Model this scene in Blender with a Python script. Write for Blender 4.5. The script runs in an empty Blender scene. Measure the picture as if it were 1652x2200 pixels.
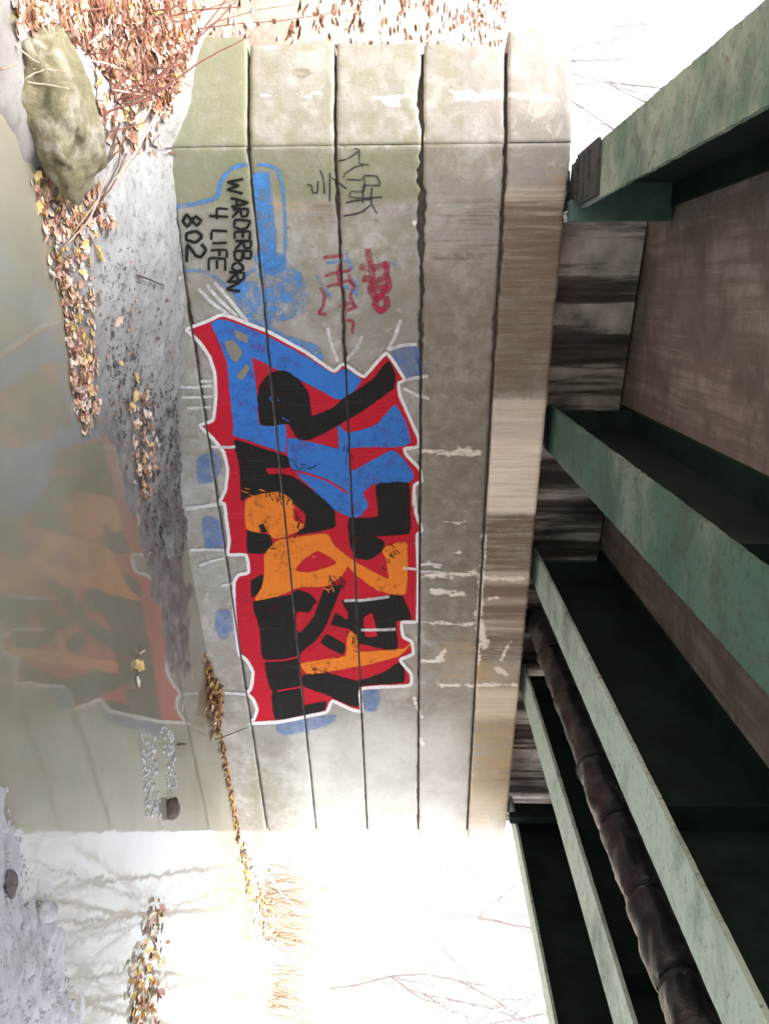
import bpy, math, random
import numpy as np
from mathutils import Vector, Matrix, noise
from mathutils.geometry import tessellate_polygon

random.seed(7); rng = np.random.default_rng(7)
scene = bpy.context.scene
col = scene.collection

# ------------------------------------------------------------------ camera
F = 1900.0            # focal length in photo pixels (photo 1652 x 2200, camera held on its side)
CX, CY = 826.0, 1100.0
HOR = 885.0
EYE = Vector((0, 0, 1.75))
TH = math.atan((HOR - CX) / F)
FW = Vector((0, math.cos(TH), -math.sin(TH)))
UP = Vector((0, math.sin(TH), math.cos(TH)))
RT = Vector((1, 0, 0))

cam_data = bpy.data.cameras.new('camera')
cam = bpy.data.objects.new('camera', cam_data)
col.objects.link(cam)
cam_data.sensor_fit = 'AUTO'; cam_data.sensor_width = 36.0
cam_data.lens = 36.0 * F / 2200.0
cam_data.clip_start = 0.05; cam_data.clip_end = 2000
m = Matrix((( UP.x, -RT.x, -FW.x), (UP.y, -RT.y, -FW.y), (UP.z, -RT.z, -FW.z)))   # picture right = world up
cam.matrix_world = Matrix.Translation(EYE) @ m.to_4x4()
scene.camera = cam
scene.render.resolution_x = 768; scene.render.resolution_y = 1024

# ------------------------------------------------------------------ light
SUN_EL, SUN_AZ = math.radians(73), math.radians(162)      # azimuth from +Y towards +X
world = bpy.data.worlds.new('World'); scene.world = world; world.use_nodes = True
nt = world.node_tree; nt.nodes.clear()
sky = nt.nodes.new('ShaderNodeTexSky'); sky.sky_type = 'NISHITA'; sky.sun_disc = False
sky.sun_elevation = SUN_EL; sky.sun_rotation = SUN_AZ
sky.air_density = 1.0; sky.dust_density = 5.0; sky.ozone_density = 1.0
hs = nt.nodes.new('ShaderNodeHueSaturation'); hs.inputs['Saturation'].default_value = 0.30
bg = nt.nodes.new('ShaderNodeBackground'); bg.inputs['Strength'].default_value = 0.15
wo = nt.nodes.new('ShaderNodeOutputWorld')
nt.links.new(sky.outputs[0], hs.inputs['Color']); nt.links.new(hs.outputs[0], bg.inputs[0]); nt.links.new(bg.outputs[0], wo.inputs[0])
sd = bpy.data.lights.new('sun', 'SUN'); sd.energy = 1.08; sd.angle = math.radians(45); sd.color = (1, .985, .96)
sun = bpy.data.objects.new('sun', sd); col.objects.link(sun)
sdir = Vector((math.sin(SUN_AZ) * math.cos(SUN_EL), math.cos(SUN_AZ) * math.cos(SUN_EL), math.sin(SUN_EL)))
sun.rotation_euler = sdir.to_track_quat('Z', 'Y').to_euler(); sun.location = sdir * 40
scene.view_settings.view_transform = 'Standard'; scene.view_settings.look = 'None'
scene.view_settings.gamma = 1; scene.view_settings.use_curve_mapping = False
scene.view_settings.exposure = 2.68
scene.render.engine = 'CYCLES'
scene.cycles.max_bounces = 8; scene.cycles.diffuse_bounces = 5; scene.cycles.transparent_max_bounces = 24

# ------------------------------------------------------------------ helpers
def ray(x, y): return RT * ((y - CY) / F) + FW + UP * ((x - CX) / F)
def on_z(x, y, z):
    r = ray(x, y); return EYE + r * ((z - EYE.z) / r.z)
def on_y(x, y, Y):
    r = ray(x, y); return EYE + r * (Y / r.y)
def project(P):
    d = P - EYE; w = d.dot(FW); return (CX + F * d.dot(UP) / w, CY + F * d.dot(RT) / w)

ORG = {}
def tag(o, label=None, cat=None, group=None, kind=None):
    if label: o['label'] = label
    if cat: o['category'] = cat
    if group: o['group'] = group
    if kind: o['kind'] = kind
    return o
def empty(name, loc):
    o = bpy.data.objects.new(name, None); col.objects.link(o); o.location = loc; o.empty_display_size = .1
    ORG[o.name] = Vector(loc); return o
def mk(name, verts, faces, mat, parent=None, smooth=False, loc=None):
    """verts in world space; loc = own origin for top-level meshes"""
    off = ORG[parent.name] if parent else (Vector(loc) if loc is not None else Vector((0, 0, 0)))
    me = bpy.data.meshes.new(name)
    va = np.asarray([tuple(v) for v in verts], dtype=float).reshape(-1, 3) - np.array(off)
    me.from_pydata(va.tolist(), [], faces); me.update()
    o = bpy.data.objects.new(name, me); col.objects.link(o)
    if mat: me.materials.append(mat)
    if smooth: me.polygons.foreach_set('use_smooth', [True] * len(me.polygons))
    if parent: o.parent = parent
    elif loc is not None: o.location = loc
    ORG[o.name] = off
    return o
def setcol(o, name, arr):
    a = o.data.color_attributes.new(name, 'FLOAT_COLOR', 'POINT')
    a.data.foreach_set('color', np.asarray(arr, dtype=np.float32).ravel())
def setvec(o, name, arr):
    a = o.data.attributes.new(name, 'FLOAT_VECTOR', 'POINT')
    a.data.foreach_set('vector', np.asarray(arr, dtype=np.float32).ravel())

class MB:
    def __init__(s): s.v = []; s.f = []
    def add(s, v, f):
        b = len(s.v); s.v += [Vector(p) for p in v]; s.f += [tuple(i + b for i in q) for q in f]
    def box(s, o, a, b, c):
        """corner o, edge vectors a,b,c"""
        o, a, b, c = Vector(o), Vector(a), Vector(b), Vector(c)
        v = [o, o + a, o + a + b, o + b, o + c, o + a + c, o + a + b + c, o + b + c]
        f = [(0, 3, 2, 1), (4, 5, 6, 7), (0, 1, 5, 4), (1, 2, 6, 5), (2, 3, 7, 6), (3, 0, 4, 7)]
        if a.cross(b).dot(c) < 0: f = [q[::-1] for q in f]
        s.add(v, f)
    def tube(s, pts, rad, n=6, cap=True):
        pts = [Vector(p) for p in pts]; k = len(pts)
        if not hasattr(rad, '__len__'): rad = [rad] * k
        b = len(s.v); ref = None
        for i, p in enumerate(pts):
            t = (pts[min(i + 1, k - 1)] - pts[max(i - 1, 0)])
            t = t.normalized() if t.length > 1e-9 else Vector((0, 0, 1))
            if ref is None: ref = t.orthogonal().normalized()
            ref = (ref - t * ref.dot(t)); ref = ref.normalized() if ref.length > 1e-6 else t.orthogonal().normalized()
            w = t.cross(ref)
            for j in range(n):
                a = 2 * math.pi * j / n
                s.v.append(p + (ref * math.cos(a) + w * math.sin(a)) * rad[i])
        for i in range(k - 1):
            for j in range(n):
                s.f.append((b + i * n + j, b + i * n + (j + 1) % n, b + (i + 1) * n + (j + 1) % n, b + (i + 1) * n + j))
        if cap:
            s.f.append(tuple(b + j for j in range(n - 1, -1, -1))); s.f.append(tuple(b + (k - 1) * n + j for j in range(n)))
    def build(s, name, mat, parent=None, smooth=False, loc=None): return mk(name, s.v, s.f, mat, parent, smooth, loc)

# ------------------------------------------------------------------ materials
def newmat(name):
    mt = bpy.data.materials.new(name); mt.use_nodes = True
    n = mt.node_tree; b = n.nodes['Principled BSDF']
    return mt, n, b
def N(n, t, **kw):
    o = n.nodes.new(t)
    for k, v in kw.items():
        if k in ('data_type', 'blend_type', 'operation', 'attribute_name', 'noise_dimensions', 'feature', 'wave_type', 'bands_direction', 'clamp'): setattr(o, k, v)
        else: o.inputs[k].default_value = v
    return o
def ramp(n, fac, stops):
    r = n.nodes.new('ShaderNodeValToRGB'); e = r.color_ramp.elements
    while len(e) < len(stops): e.new(.5)
    for el, (p, c) in zip(e, stops):
        el.position = p; el.color = c if len(c) == 4 else (*c, 1)
    n.links.new(fac, r.inputs[0]); return r.outputs[0]
def mixc(n, fac, a, b, blend='MIX'):
    o = n.nodes.new('ShaderNodeMix'); o.data_type = 'RGBA'; o.blend_type = blend
    for sock, v in ((o.inputs[0], fac), (o.inputs[6], a), (o.inputs[7], b)):
        if hasattr(v, 'links'): n.links.new(v, sock)
        elif isinstance(v, (int, float)): sock.default_value = v
        else: sock.default_value = (*v, 1) if len(v) == 3 else v
    return o.outputs[2]
def mth(n, op, a, b=None, clamp=False):
    o = n.nodes.new('ShaderNodeMath'); o.operation = op; o.use_clamp = clamp
    for sock, v in ((o.inputs[0], a), (o.inputs[1], b)):
        if v is None: continue
        if hasattr(v, 'links'): n.links.new(v, sock)
        else: sock.default_value = v
    return o.outputs[0]
def noise_t(n, vec, scale, detail=5, rough=.6, dist=0.0):
    o = n.nodes.new('ShaderNodeTexNoise'); o.inputs['Scale'].default_value = scale; o.inputs['Detail'].default_value = detail
    o.inputs['Roughness'].default_value = rough; o.inputs['Distortion'].default_value = dist
    if vec is not None: n.links.new(vec, o.inputs['Vector'])
    return o.outputs['Fac']
def mapping(n, vec, scale=(1, 1, 1)):
    o = n.nodes.new('ShaderNodeMapping'); o.inputs['Scale'].default_value = scale; n.links.new(vec, o.inputs['Vector']); return o.outputs[0]
def wpos(n): return n.nodes.new('ShaderNodeNewGeometry').outputs['Position']
def bump(n, b, h, strength=.4, dist=.01):
    o = n.nodes.new('ShaderNodeBump'); o.inputs['Strength'].default_value = strength; o.inputs['Distance'].default_value = dist
    n.links.new(h, o.inputs['Height']); n.links.new(o.outputs[0], b.inputs['Normal'])

def concrete_mat():
    mt, n, b = newmat('abutment_concrete')
    at = N(n, 'ShaderNodeAttribute', attribute_name='wallco'); wv = at.outputs['Vector']
    sa = N(n, 'ShaderNodeAttribute', attribute_name='stain'); sb = N(n, 'ShaderNodeAttribute', attribute_name='stain_and_light')
    s1 = n.nodes.new('ShaderNodeSeparateColor'); n.links.new(sa.outputs['Color'], s1.inputs[0])
    s2 = n.nodes.new('ShaderNodeSeparateColor'); n.links.new(sb.outputs['Color'], s2.inputs[0])
    big = noise_t(n, wv, 2.2, 6, .62, .4); mid = noise_t(n, wv, 9, 6, .65); fine = noise_t(n, wv, 70, 4, .7)
    streak = noise_t(n, mapping(n, wv, (26, 1.6, 1)), 1.0, 5, .6)
    streak_f = noise_t(n, mapping(n, wv, (75, 2.2, 1)), 1.0, 4, .6)
    c = ramp(n, big, [(.30, (.195, .182, .165)), (.5, (.315, .302, .28)), (.70, (.44, .43, .41))])
    c = mixc(n, ramp(n, mid, [(.42, (0, 0, 0)), (.62, (.5, .5, .5))]), c, (.24, .22, .185))
    # dark damp patches, rust, ochre, moss, pale repair, white lime
    stk = ramp(n, mth(n, 'ADD', mth(n, 'MULTIPLY', streak, .6), mth(n, 'MULTIPLY', streak_f, .4)), [(.38, (0, 0, 0)), (.62, (1, 1, 1))])
    c = mixc(n, ramp(n, stk, [(.10, (.2, .2, .2)), (.4, (0, 0, 0))]), c, (.20, .175, .145))
    blot = noise_t(n, wv, 4.2, 7, .72, .8)
    c = mixc(n, ramp(n, blot, [(.50, (0, 0, 0)), (.60, (.55, .55, .55))]), c, (.235, .195, .155))
    c = mixc(n, ramp(n, noise_t(n, wv, 5.3, 7, .72, 1.0), [(.54, (0, 0, 0)), (.64, (.5, .5, .5))]), c, (.50, .465, .41))
    def amt(sock, ns, lo=.0, k=1.0):
        # stain amount broken up by a noise
        t = mth(n, 'ADD', sock, mth(n, 'MULTIPLY', mth(n, 'SUBTRACT', ns, .5), 1.3 * k))
        t = mth(n, 'MULTIPLY', t, ramp(n, sock, [(0, (0, 0, 0)), (.12, (1, 1, 1))]))
        return ramp(n, t, [(.2, (0, 0, 0)), (.85, (1, 1, 1))])
    c = mixc(n, mth(n, 'MULTIPLY', amt(sa.outputs['Alpha'], mid), .85), c, (.14, .112, .088))
    c = mixc(n, mth(n, 'MULTIPLY', amt(s2.outputs[1], stk, k=1.1), .85), c, (.42, .29, .155))
    c = mixc(n, mth(n, 'MULTIPLY', amt(s1.outputs[0], stk, k=1.1), .9), c, (.135, .075, .048))
    c = mixc(n, mth(n, 'MULTIPLY', mth(n, 'ADD', s1.outputs[0], s2.outputs[1]), ramp(n, stk, [(.0, (.6, .6, .6)), (.25, (0, 0, 0))])), c, (.46, .40, .32))
    c = mixc(n, mth(n, 'MULTIPLY', amt(s1.outputs[1], mid), .8), c, (.165, .18, .075))
    pale = mixc(n, stk, (.96, .90, .82), (.70, .59, .46))
    c = mixc(n, mth(n, 'MULTIPLY', s2.outputs[0], .95), c, pale)
    c = mixc(n, mth(n, 'MULTIPLY', s2.outputs[2], mth(n, 'ADD', .35, mth(n, 'MULTIPLY', big, .9))), c, (.62, .615, .60))  # paler right end, its daylight put into the concrete colour
    wn = mth(n, 'ADD', mth(n, 'MULTIPLY', noise_t(n, mapping(n, wv, (26, 9, 1)), 1.0, 4, .6), .6), mth(n, 'MULTIPLY', noise_t(n, wv, 22, 5, .7), .4))
    wt = mth(n, 'ADD', mth(n, 'MULTIPLY', s1.outputs[2], .75), mth(n, 'MULTIPLY', mth(n, 'SUBTRACT', wn, .5), 1.9))
    wt = mth(n, 'MULTIPLY', wt, ramp(n, s1.outputs[2], [(0, (0, 0, 0)), (.15, (1, 1, 1))]))
    c = mixc(n, ramp(n, wt, [(.44, (0, 0, 0)), (.68, (.95, .95, .95))]), c, (.82, .76, .70))
    c = mixc(n, ramp(n, noise_t(n, wv, 34, 3, .5), [(.70, (0, 0, 0)), (.76, (.7, .7, .7))]), c, (.07, .055, .045))
    c = mixc(n, mth(n, 'MULTIPLY', fine, .28), c, (.5, .47, .42))
    n.links.new(c, b.inputs['Base Color']); b.inputs['Roughness'].default_value = .9
    b.inputs['Specular IOR Level'].default_value = .25
    bump(n, b, mth(n, 'ADD', mth(n, 'MULTIPLY', mid, .7), mth(n, 'MULTIPLY', fine, .5)), .6, .010)
    return mt
M_CONC = concrete_mat()

def simple_noise(name, c1, c2, scale=8, rough=.85, bs=.4, bd=.01, spec=.3, stops=(.35, .65), fine=None):
    mt, n, b = newmat(name); p = wpos(n)
    a = noise_t(n, p, scale, 6, .65, .2)
    c = ramp(n, a, [(stops[0], c1), (stops[1], c2)])
    f = noise_t(n, p, scale * 9, 4, .7)
    c = mixc(n, mth(n, 'MULTIPLY', f, .35), c, fine or tuple(x * .45 for x in c1))
    n.links.new(c, b.inputs['Base Color']); b.inputs['Roughness'].default_value = rough; b.inputs['Specular IOR Level'].default_value = spec
    bump(n, b, mth(n, 'ADD', a, mth(n, 'MULTIPLY', f, .4)), bs, bd)
    return mt
M_CORE = simple_noise('joint_mortar', (.055, .046, .038), (.11, .092, .075), 14)
def deck_mat():
    mt, n, b = newmat('deck_concrete'); p = wpos(n)
    rot = n.nodes.new('ShaderNodeMapping'); rot.inputs['Rotation'].default_value = (0, 0, math.radians(-13.4)); n.links.new(p, rot.inputs['Vector'])
    q = rot.outputs[0]; al = noise_t(n, mapping(n, q, (16, .7, 1)), 1.0, 5, .6); bl = noise_t(n, p, 2.4, 6, .65, .5); f = noise_t(n, p, 40, 4, .7)
    c = ramp(n, bl, [(.36, (.16, .14, .132)), (.52, (.31, .268, .25)), (.68, (.44, .395, .375))])
    c = mixc(n, ramp(n, al, [(.45, (.6, .6, .6)), (.58, (0, 0, 0))]), c, (.17, .135, .122))
    c = mixc(n, ramp(n, noise_t(n, mapping(n, q, (30, 2.5, 1)), 1.0, 5, .7), [(.68, (0, 0, 0)), (.74, (.8, .8, .8))]), c, (.45, .41, .38))
    c = mixc(n, mth(n, 'MULTIPLY', f, .4), c, (.09, .07, .06))
    n.links.new(c, b.inputs['Base Color']); b.inputs['Roughness'].default_value = .9; bump(n, b, mth(n, 'ADD', al, mth(n, 'MULTIPLY', f, .4)), .5, .01); return mt
M_DECK = deck_mat()
def backwall_mat():
    mt, n, b = newmat('streaked_backwall'); p = wpos(n)
    st = noise_t(n, mapping(n, p, (7, 7, .5)), 1.0, 6, .65); bgn = noise_t(n, p, 2.5, 4)
    c = ramp(n, st, [(.40, (.05, .045, .042)), (.50, (.16, .14, .125)), (.57, (.72, .67, .62))])
    c = mixc(n, ramp(n, bgn, [(.4, (0, 0, 0)), (.7, (.8, .8, .8))]), c, (.07, .055, .05))
    n.links.new(c, b.inputs['Base Color']); b.inputs['Roughness'].default_value = .9; bump(n, b, st, .5, .02); return mt
M_BACK = backwall_mat()
def steel_mat(name, lo, pa, dk=.75, pc=(.36, .39, .38)):
    mt, n, b = newmat(name); p = wpos(n)
    a = noise_t(n, p, 5, 7, .7, .3); fl = noise_t(n, p, 28, 5, .7)
    c = ramp(n, noise_t(n, p, 1.6, 4), [(.35, (.05, .115, .092)), (.65, (.085, .165, .135))])
    c = mixc(n, ramp(n, noise_t(n, p, 1.1, 6, .65), [(lo, (0, 0, 0)), (lo + .16, (pa, pa, pa))]), c, pc)
    c = mixc(n, ramp(n, fl, [(.54, (0, 0, 0)), (.66, (dk, dk, dk))]), c, (.035, .055, .048))
    c = mixc(n, ramp(n, noise_t(n, mapping(n, p, (3, 3, 3)), 1.3, 7, .75, 1.2), [(.50, (0, 0, 0)), (.60, (dk * .7, dk * .7, dk * .7))]), c, (.06, .075, .065))
    c = mixc(n, ramp(n, mth(n, 'MULTIPLY', a, fl), [(.34, (0, 0, 0)), (.40, (.9, .9, .9))]), c, (.13, .065, .04))
    n.links.new(c, b.inputs['Base Color']); b.inputs['Roughness'].default_value = .65; b.inputs['Specular IOR Level'].default_value = .2; bump(n, b, mth(n, 'ADD', a, fl), .35, .006); return mt
M_STEEL = steel_mat('green_painted_steel', .5, .45)
M_STEELP = steel_mat('bounce_lit_green_steel', .28, .95, .38, (.45, .57, .53))  # bounce light from water and ground painted in as paler green
M_STEELG = steel_mat('faded_green_painted_steel', .38, .8, .6, (.30, .36, .33))
M_STEELD = simple_noise('shaded_web_steel', (.006, .016, .014), (.016, .034, .029), 3, .7, spec=.15)  # same green paint with the shade between girders put into its colour
M_PLATE = simple_noise('grey_bearing_steel', (.035, .042, .046), (.09, .095, .10), 12, .7, spec=.15)
M_TEAL = simple_noise('teal_stiffener_paint', (.05, .11, .105), (.09, .17, .16), 8, .5)
def pipe_mat():
    mt, n, b = newmat('weathered_pipe_wrap'); p = wpos(n)
    a = noise_t(n, p, 7, 6, .65, .5); f = noise_t(n, p, 40, 4)
    c = ramp(n, a, [(.35, (.007, .008, .009)), (.52, (.015, .017, .018)), (.68, (.055, .058, .060))])
    n.links.new(c, b.inputs['Base Color']); b.inputs['Roughness'].default_value = .38; b.inputs['Specular IOR Level'].default_value = .5
    bump(n, b, mth(n, 'ADD', a, mth(n, 'MULTIPLY', f, .3)), .6, .012); return mt
M_PIPE = pipe_mat()
M_BAND = simple_noise('black_rubber_band', (.012, .012, .013), (.03, .028, .027), 20, .6)
def water_mat():
    mt, n, b = newmat('muddy_water'); p = wpos(n)
    c = ramp(n, noise_t(n, p, .9, 4), [(.3, (.215, .20, .145)), (.7, (.285, .268, .205))])
    n.links.new(c, b.inputs['Base Color']); b.inputs['Roughness'].default_value = .045; b.inputs['IOR'].default_value = 1.5
    bump(n, b, mth(n, 'ADD', noise_t(n, mapping(n, p, (1.2, .6, 1)), 3.0, 3, .5), mth(n, 'MULTIPLY', noise_t(n, p, 14, 2), .12)), .10, .02)
    return mt
M_WATER = water_mat()
def ground_mat():
    mt, n, b = newmat('ground_mud_and_litter'); p = wpos(n)
    at = N(n, 'ShaderNodeAttribute', attribute_name='cover')      # red: leaf-litter share, green: wet
    s = n.nodes.new('ShaderNodeSeparateColor'); n.links.new(at.outputs['Color'], s.inputs[0])
    a = noise_t(n, p, 5, 6, .65); f = noise_t(n, p, 60, 4, .7); g = noise_t(n, p, 22, 5, .7)
    c = ramp(n, a, [(.3, (.29, .285, .275)), (.7, (.40, .392, .38))])
    c = mixc(n, ramp(n, g, [(.52, (0, 0, 0)), (.68, (.75, .75, .75))]), c, (.12, .10, .09))
    c = mixc(n, mth(n, 'MULTIPLY', s.outputs[1], .8), c, mixc(n, g, (.055, .045, .036), (.19, .165, .14)))
    lit = ramp(n, noise_t(n, p, 26, 4, .75), [(.3, (.12, .05, .025)), (.48, (.36, .17, .08)), (.6, (.55, .36, .22)), (.72, (.7, .58, .46))])
    lit = mixc(n, .5, mixc(n, .5, lit, (.0, .0, .0)), (.26, .21, .18))
    c = mixc(n, s.outputs[2], c, mixc(n, g, (.66, .66, .68), (.40, .39, .41)))
    c = mixc(n, s.outputs[0], c, lit)
    n.links.new(c, b.inputs['Base Color']); b.inputs['Roughness'].default_value = .8
    bump(n, b, mth(n, 'ADD', mth(n, 'MULTIPLY', g, .6), mth(n, 'MULTIPLY', f, .4)), .4, .012); return mt
M_GROUND = ground_mat()
def leaf_mat():
    mt, n, b = newmat('dry_leaves'); at = N(n, 'ShaderNodeAttribute', attribute_name='leafcol'); p = wpos(n)
    c = mixc(n, mth(n, 'MULTIPLY', noise_t(n, p, 90, 3), .3), at.outputs['Color'], (.34, .17, .12))
    n.links.new(c, b.inputs['Base Color']); b.inputs['Roughness'].default_value = .6
    return mt
M_LEAF = leaf_mat()
def rock_mat(name, c1, c2, c3):
    mt, n, b = newmat(name); p = wpos(n)
    a = noise_t(n, p, 6, 7, .7, .6); f = noise_t(n, p, 45, 5, .7)
    c = ramp(n, a, [(.3, c1), (.5, c2), (.7, c3)]); c = mixc(n, mth(n, 'MULTIPLY', f, .45), c, tuple(x * .4 for x in c1))
    n.links.new(c, b.inputs['Base Color']); b.inputs['Roughness'].default_value = .85; bump(n, b, mth(n, 'ADD', a, mth(n, 'MULTIPLY', f, .35)), .9, .02); return mt
M_ROCK = rock_mat('mossy_rock', (.088, .080, .040), (.21, .182, .10), (.44, .415, .35))
M_STONE = rock_mat('pale_pebble', (.46, .455, .46), (.60, .595, .60), (.75, .745, .75))
M_TWIG_R = simple_noise('red_brown_stem', (.16, .06, .05), (.30, .13, .10), 30, .7)
M_TWIG_P = simple_noise('straw_stalk', (.50, .38, .29), (.68, .56, .45), 25, .8)
M_TWIG_D = simple_noise('dark_stick', (.07, .05, .04), (.16, .12, .09), 25, .8)
M_BARK = simple_noise('glare_paled_bark', (.31, .29, .29), (.43, .405, .40), 10, .9)  # bark paled to carry the veiling glare over the background

def paint(name, c, wear=.62, soft=.05, var=.25, density=1.0):
    """spray paint film: wear = noise level above which concrete shows through"""
    mt, n, b = newmat(name); p = wpos(n)
    a = noise_t(n, p, 16, 6, .7); k = noise_t(n, p, 3.2, 4, .6); f = noise_t(n, p, 95, 4, .75)
    hz = noise_t(n, mapping(n, p, (5, 5, 60)), 1.0, 4, .6); vt = noise_t(n, mapping(n, p, (40, 40, 3)), 1.0, 4, .6)
    cc = mixc(n, mth(n, 'MULTIPLY', k, var * 1.6), c, tuple(x * .6 + .012 for x in c))
    cc = mixc(n, ramp(n, hz, [(.50, (0, 0, 0)), (.72, (.45, .45, .45))]), cc, tuple(x * .62 + .02 for x in c))
    cc = mixc(n, ramp(n, vt, [(.58, (0, 0, 0)), (.75, (.30, .30, .30))]), cc, tuple(min(1, x * 1.15 + .05) for x in c))
    cc = mixc(n, ramp(n, f, [(.62, (0, 0, 0)), (.72, (.35, .35, .35))]), cc, tuple(x * .4 + .02 for x in c))
    n.links.new(cc, b.inputs['Base Color']); b.inputs['Roughness'].default_value = .8; b.inputs['Specular IOR Level'].default_value = .08
    bump(n, b, mth(n, 'ADD', a, mth(n, 'MULTIPLY', f, .5)), .6, .008)
    tr = n.nodes.new('ShaderNodeBsdfTransparent'); mx = n.nodes.new('ShaderNodeMixShader')
    w = mth(n, 'ADD', mth(n, 'ADD', mth(n, 'MULTIPLY', a, .45), mth(n, 'MULTIPLY', k, .25)), mth(n, 'MULTIPLY', f, .30))
    al = ramp(n, w, [(wear - soft, (density,) * 3), (wear + soft, (0, 0, 0))])
    fa = N(n, 'ShaderNodeAttribute', attribute_name='fade')
    fe = ramp(n, mth(n, 'ADD', fa.outputs['Fac'], mth(n, 'MULTIPLY', mth(n, 'SUBTRACT', mth(n, 'ADD', mth(n, 'MULTIPLY', f, .6), mth(n, 'MULTIPLY', a, .4)), .5), 1.1)), [(.22, (0, 0, 0)), (.70, (1, 1, 1))])
    al = mth(n, 'MULTIPLY', al, fe)
    n.links.new(al, mx.inputs[0]); n.links.new(tr.outputs[0], mx.inputs[1]); n.links.new(b.outputs[0], mx.inputs[2])
    n.links.new(mx.outputs[0], n.nodes['Material Output'].inputs['Surface']); return mt
P_RED = paint('red_paint', (.52, .016, .034), .63, .09, var=.2)
P_BLUE = paint('blue_paint', (.045, .19, .60), .60, .09, var=.3)
P_BLACK = paint('black_paint', (.019, .018, .018), .63, .08, var=.05)
P_ORANGE = paint('orange_paint', (.80, .22, .03), .61, .08, var=.2)
P_WHITE = paint('white_paint', (.80, .77, .78), .66, .08)
P_WHITEH = paint('thin_white_spray', (.78, .77, .79), .56, .16)
P_SKY = paint('sky_blue_spray', (.08, .28, .66), .515, .10)
P_SKYH = paint('thin_sky_blue_spray', (.10, .31, .70), .49, .07)
P_TAG = paint('grey_black_marker', (.045, .045, .055), .60, .12)
P_CRIM = paint('crimson_spray', (.40, .03, .075), .515, .11)

# ------------------------------------------------------------------ wall frame
WDIR = Vector((math.sin(math.radians(55.46)), math.cos(math.radians(55.46)), 0))
WNRM = Vector((WDIR.y, -WDIR.x, 0))
WO = Vector((-2.16, 5.197, 0))
def W(s, h, off=0.0): return WO + WDIR * s + WNRM * off + Vector((0, 0, h))
def wall_px(x, y):
    r = ray(x, y); t = (WO - EYE).dot(WNRM) / r.dot(WNRM); p = EYE + r * t
    return ((p - WO).dot(WDIR), p.z)
# joint heights of the courses above the water
JZ = [-.45, .29, .785, 1.30, 1.81, 2.30, 2.68]
OFFS = [.010, .004, .0, .005, -.002, .012]
GAP = [.0, .0065, .0065, .007, .008, .009, 0]
# ------------------------------------------------------------------ terrain
CTRL = []
def cz(x, y, z): p = on_z(x, y, z); CTRL.append((p.x, p.y, z))
def cw(s, off, z): p = W(s, 0, off); CTRL.append((p.x, p.y, z))
for x, y in [(0, 235), (50, 340), (88, 400), (108, 580), (135, 650), (150, 820), (195, 920), (238, 960), (278, 1080), (306, 1180), (335, 1300), (362, 1420), (392, 1520)]: cz(x, y, 0)
for x, y in [(-60, 330), (10, 480), (40, 680), (60, 850), (110, 1000), (160, 1120), (200, 1280), (250, 1450), (300, 1580)]: cz(x, y, -.14)
for U, x in [(310, 366), (400, 374), (500, 388), (650, 400), (760, 396), (850, 388), (1000, 387), (1120, 402), (1250, 412), (1400, 437)]:
    s, h = wall_px(x, U); cw(s, .03, h); cw(s, -1.0, h)
for U, x in [(520, 300), (620, 290), (760, 300), (900, 320), (420, 250), (330, 290)]: cz(x, U, .19 if U < 700 else .10)
for s in (5.2, 5.9, 6.6): cw(s, .05, -.10); cw(s, .8, -.22)
# left slope
for p in [(-2.3, 5.1, .40), (-2.8, 5.1, .52), (-2.45, 4.6, .30), (-3.2, 4.6, .62), (-2.5, 4.15, .12), (-3.1, 4.1, .42), (-4.2, 4.3, .9), (-2.9, 3.5, .25), (-3.6, 3.4, .5), (-2.35, 3.3, -.06), (-2.9, 2.2, .15), (-4, 2, .5), (-6, 4, 1.3), (-2.9, 5.5, .60), (-3.3, 6.1, .85), (-4.4, 6.2, 1.25), (-2.4, 2.0, -.2), (-3.4, 0, .05), (-5, 0, .6), (-3.6, -5, .05), (-5.5, -6, .6),
          (-3.0, 8, 1.5), (-1, 9, 1.9), (1.5, 10.5, 1.9), (-6, 9, 2.2), (-10, 6, 2.6), (-12, 14, 4), (-4, 15, 3.0), (2, 15, 2.6), (-10, -2, 1.6)]: CTRL.append(p)
# creek bed, right bank, gravel bar
for x, y in [(0, 1690), (35, 1760), (62, 1900), (118, 2010), (160, 2150), (190, 2260)]: cz(x, y, .0)
for x, y in [(-120, 1800), (-60, 2000), (20, 2180), (-30, 2350)]: cz(x, y, .10)
for x, y in [(120, 1700), (180, 1900), (260, 2080), (300, 2300)]: cz(x, y, -.16)
for p in [(1.0, 2.5, -.2), (0, 1.5, -.2), (-1.2, 2.0, -.25), (0, -4, -.25), (1.5, 2.6, .0), (2.2, 2.6, .12), (3.4, 2.4, .3), (2.6, 1.0, .2), (4.5, 3.0, .25), (4.2, 4.6, -.05), (3.5, 6.0, -.22), (5.0, 5.5, -.18), (3.9, 8.2, -.2), (5.5, 8, -.2),
          (4.0, 9.6, .0), (5.0, 9.9, .02), (6.5, 9.8, .0), (8, 9.5, .05), (4.6, 10.6, .35), (6, 11, .5), (9, 11.5, .8), (12, 12, 1), (5, 13, 1.0), (10, 17, 1.5), (8, 6, -.1), (10, 5, .3), (9, 2.5, .5), (14, 6, .9), (6, -4, .4), (12, -6, 1.2), (20, 0, 1.5)]: CTRL.append(p)
for p in [(-6, -8, 2.2), (-3, -8.5, 2.4), (0, -9, 2.4), (3, -9, 2.4), (6, -9, 2.2), (-3, -11, 3.2), (1, -11.5, 3.2), (5, -11.5, 3.2), (0, -6, .6), (2, -6, .7)]: CTRL.append(p)  # unseen bank behind the camera, added to shut out light from behind
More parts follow.
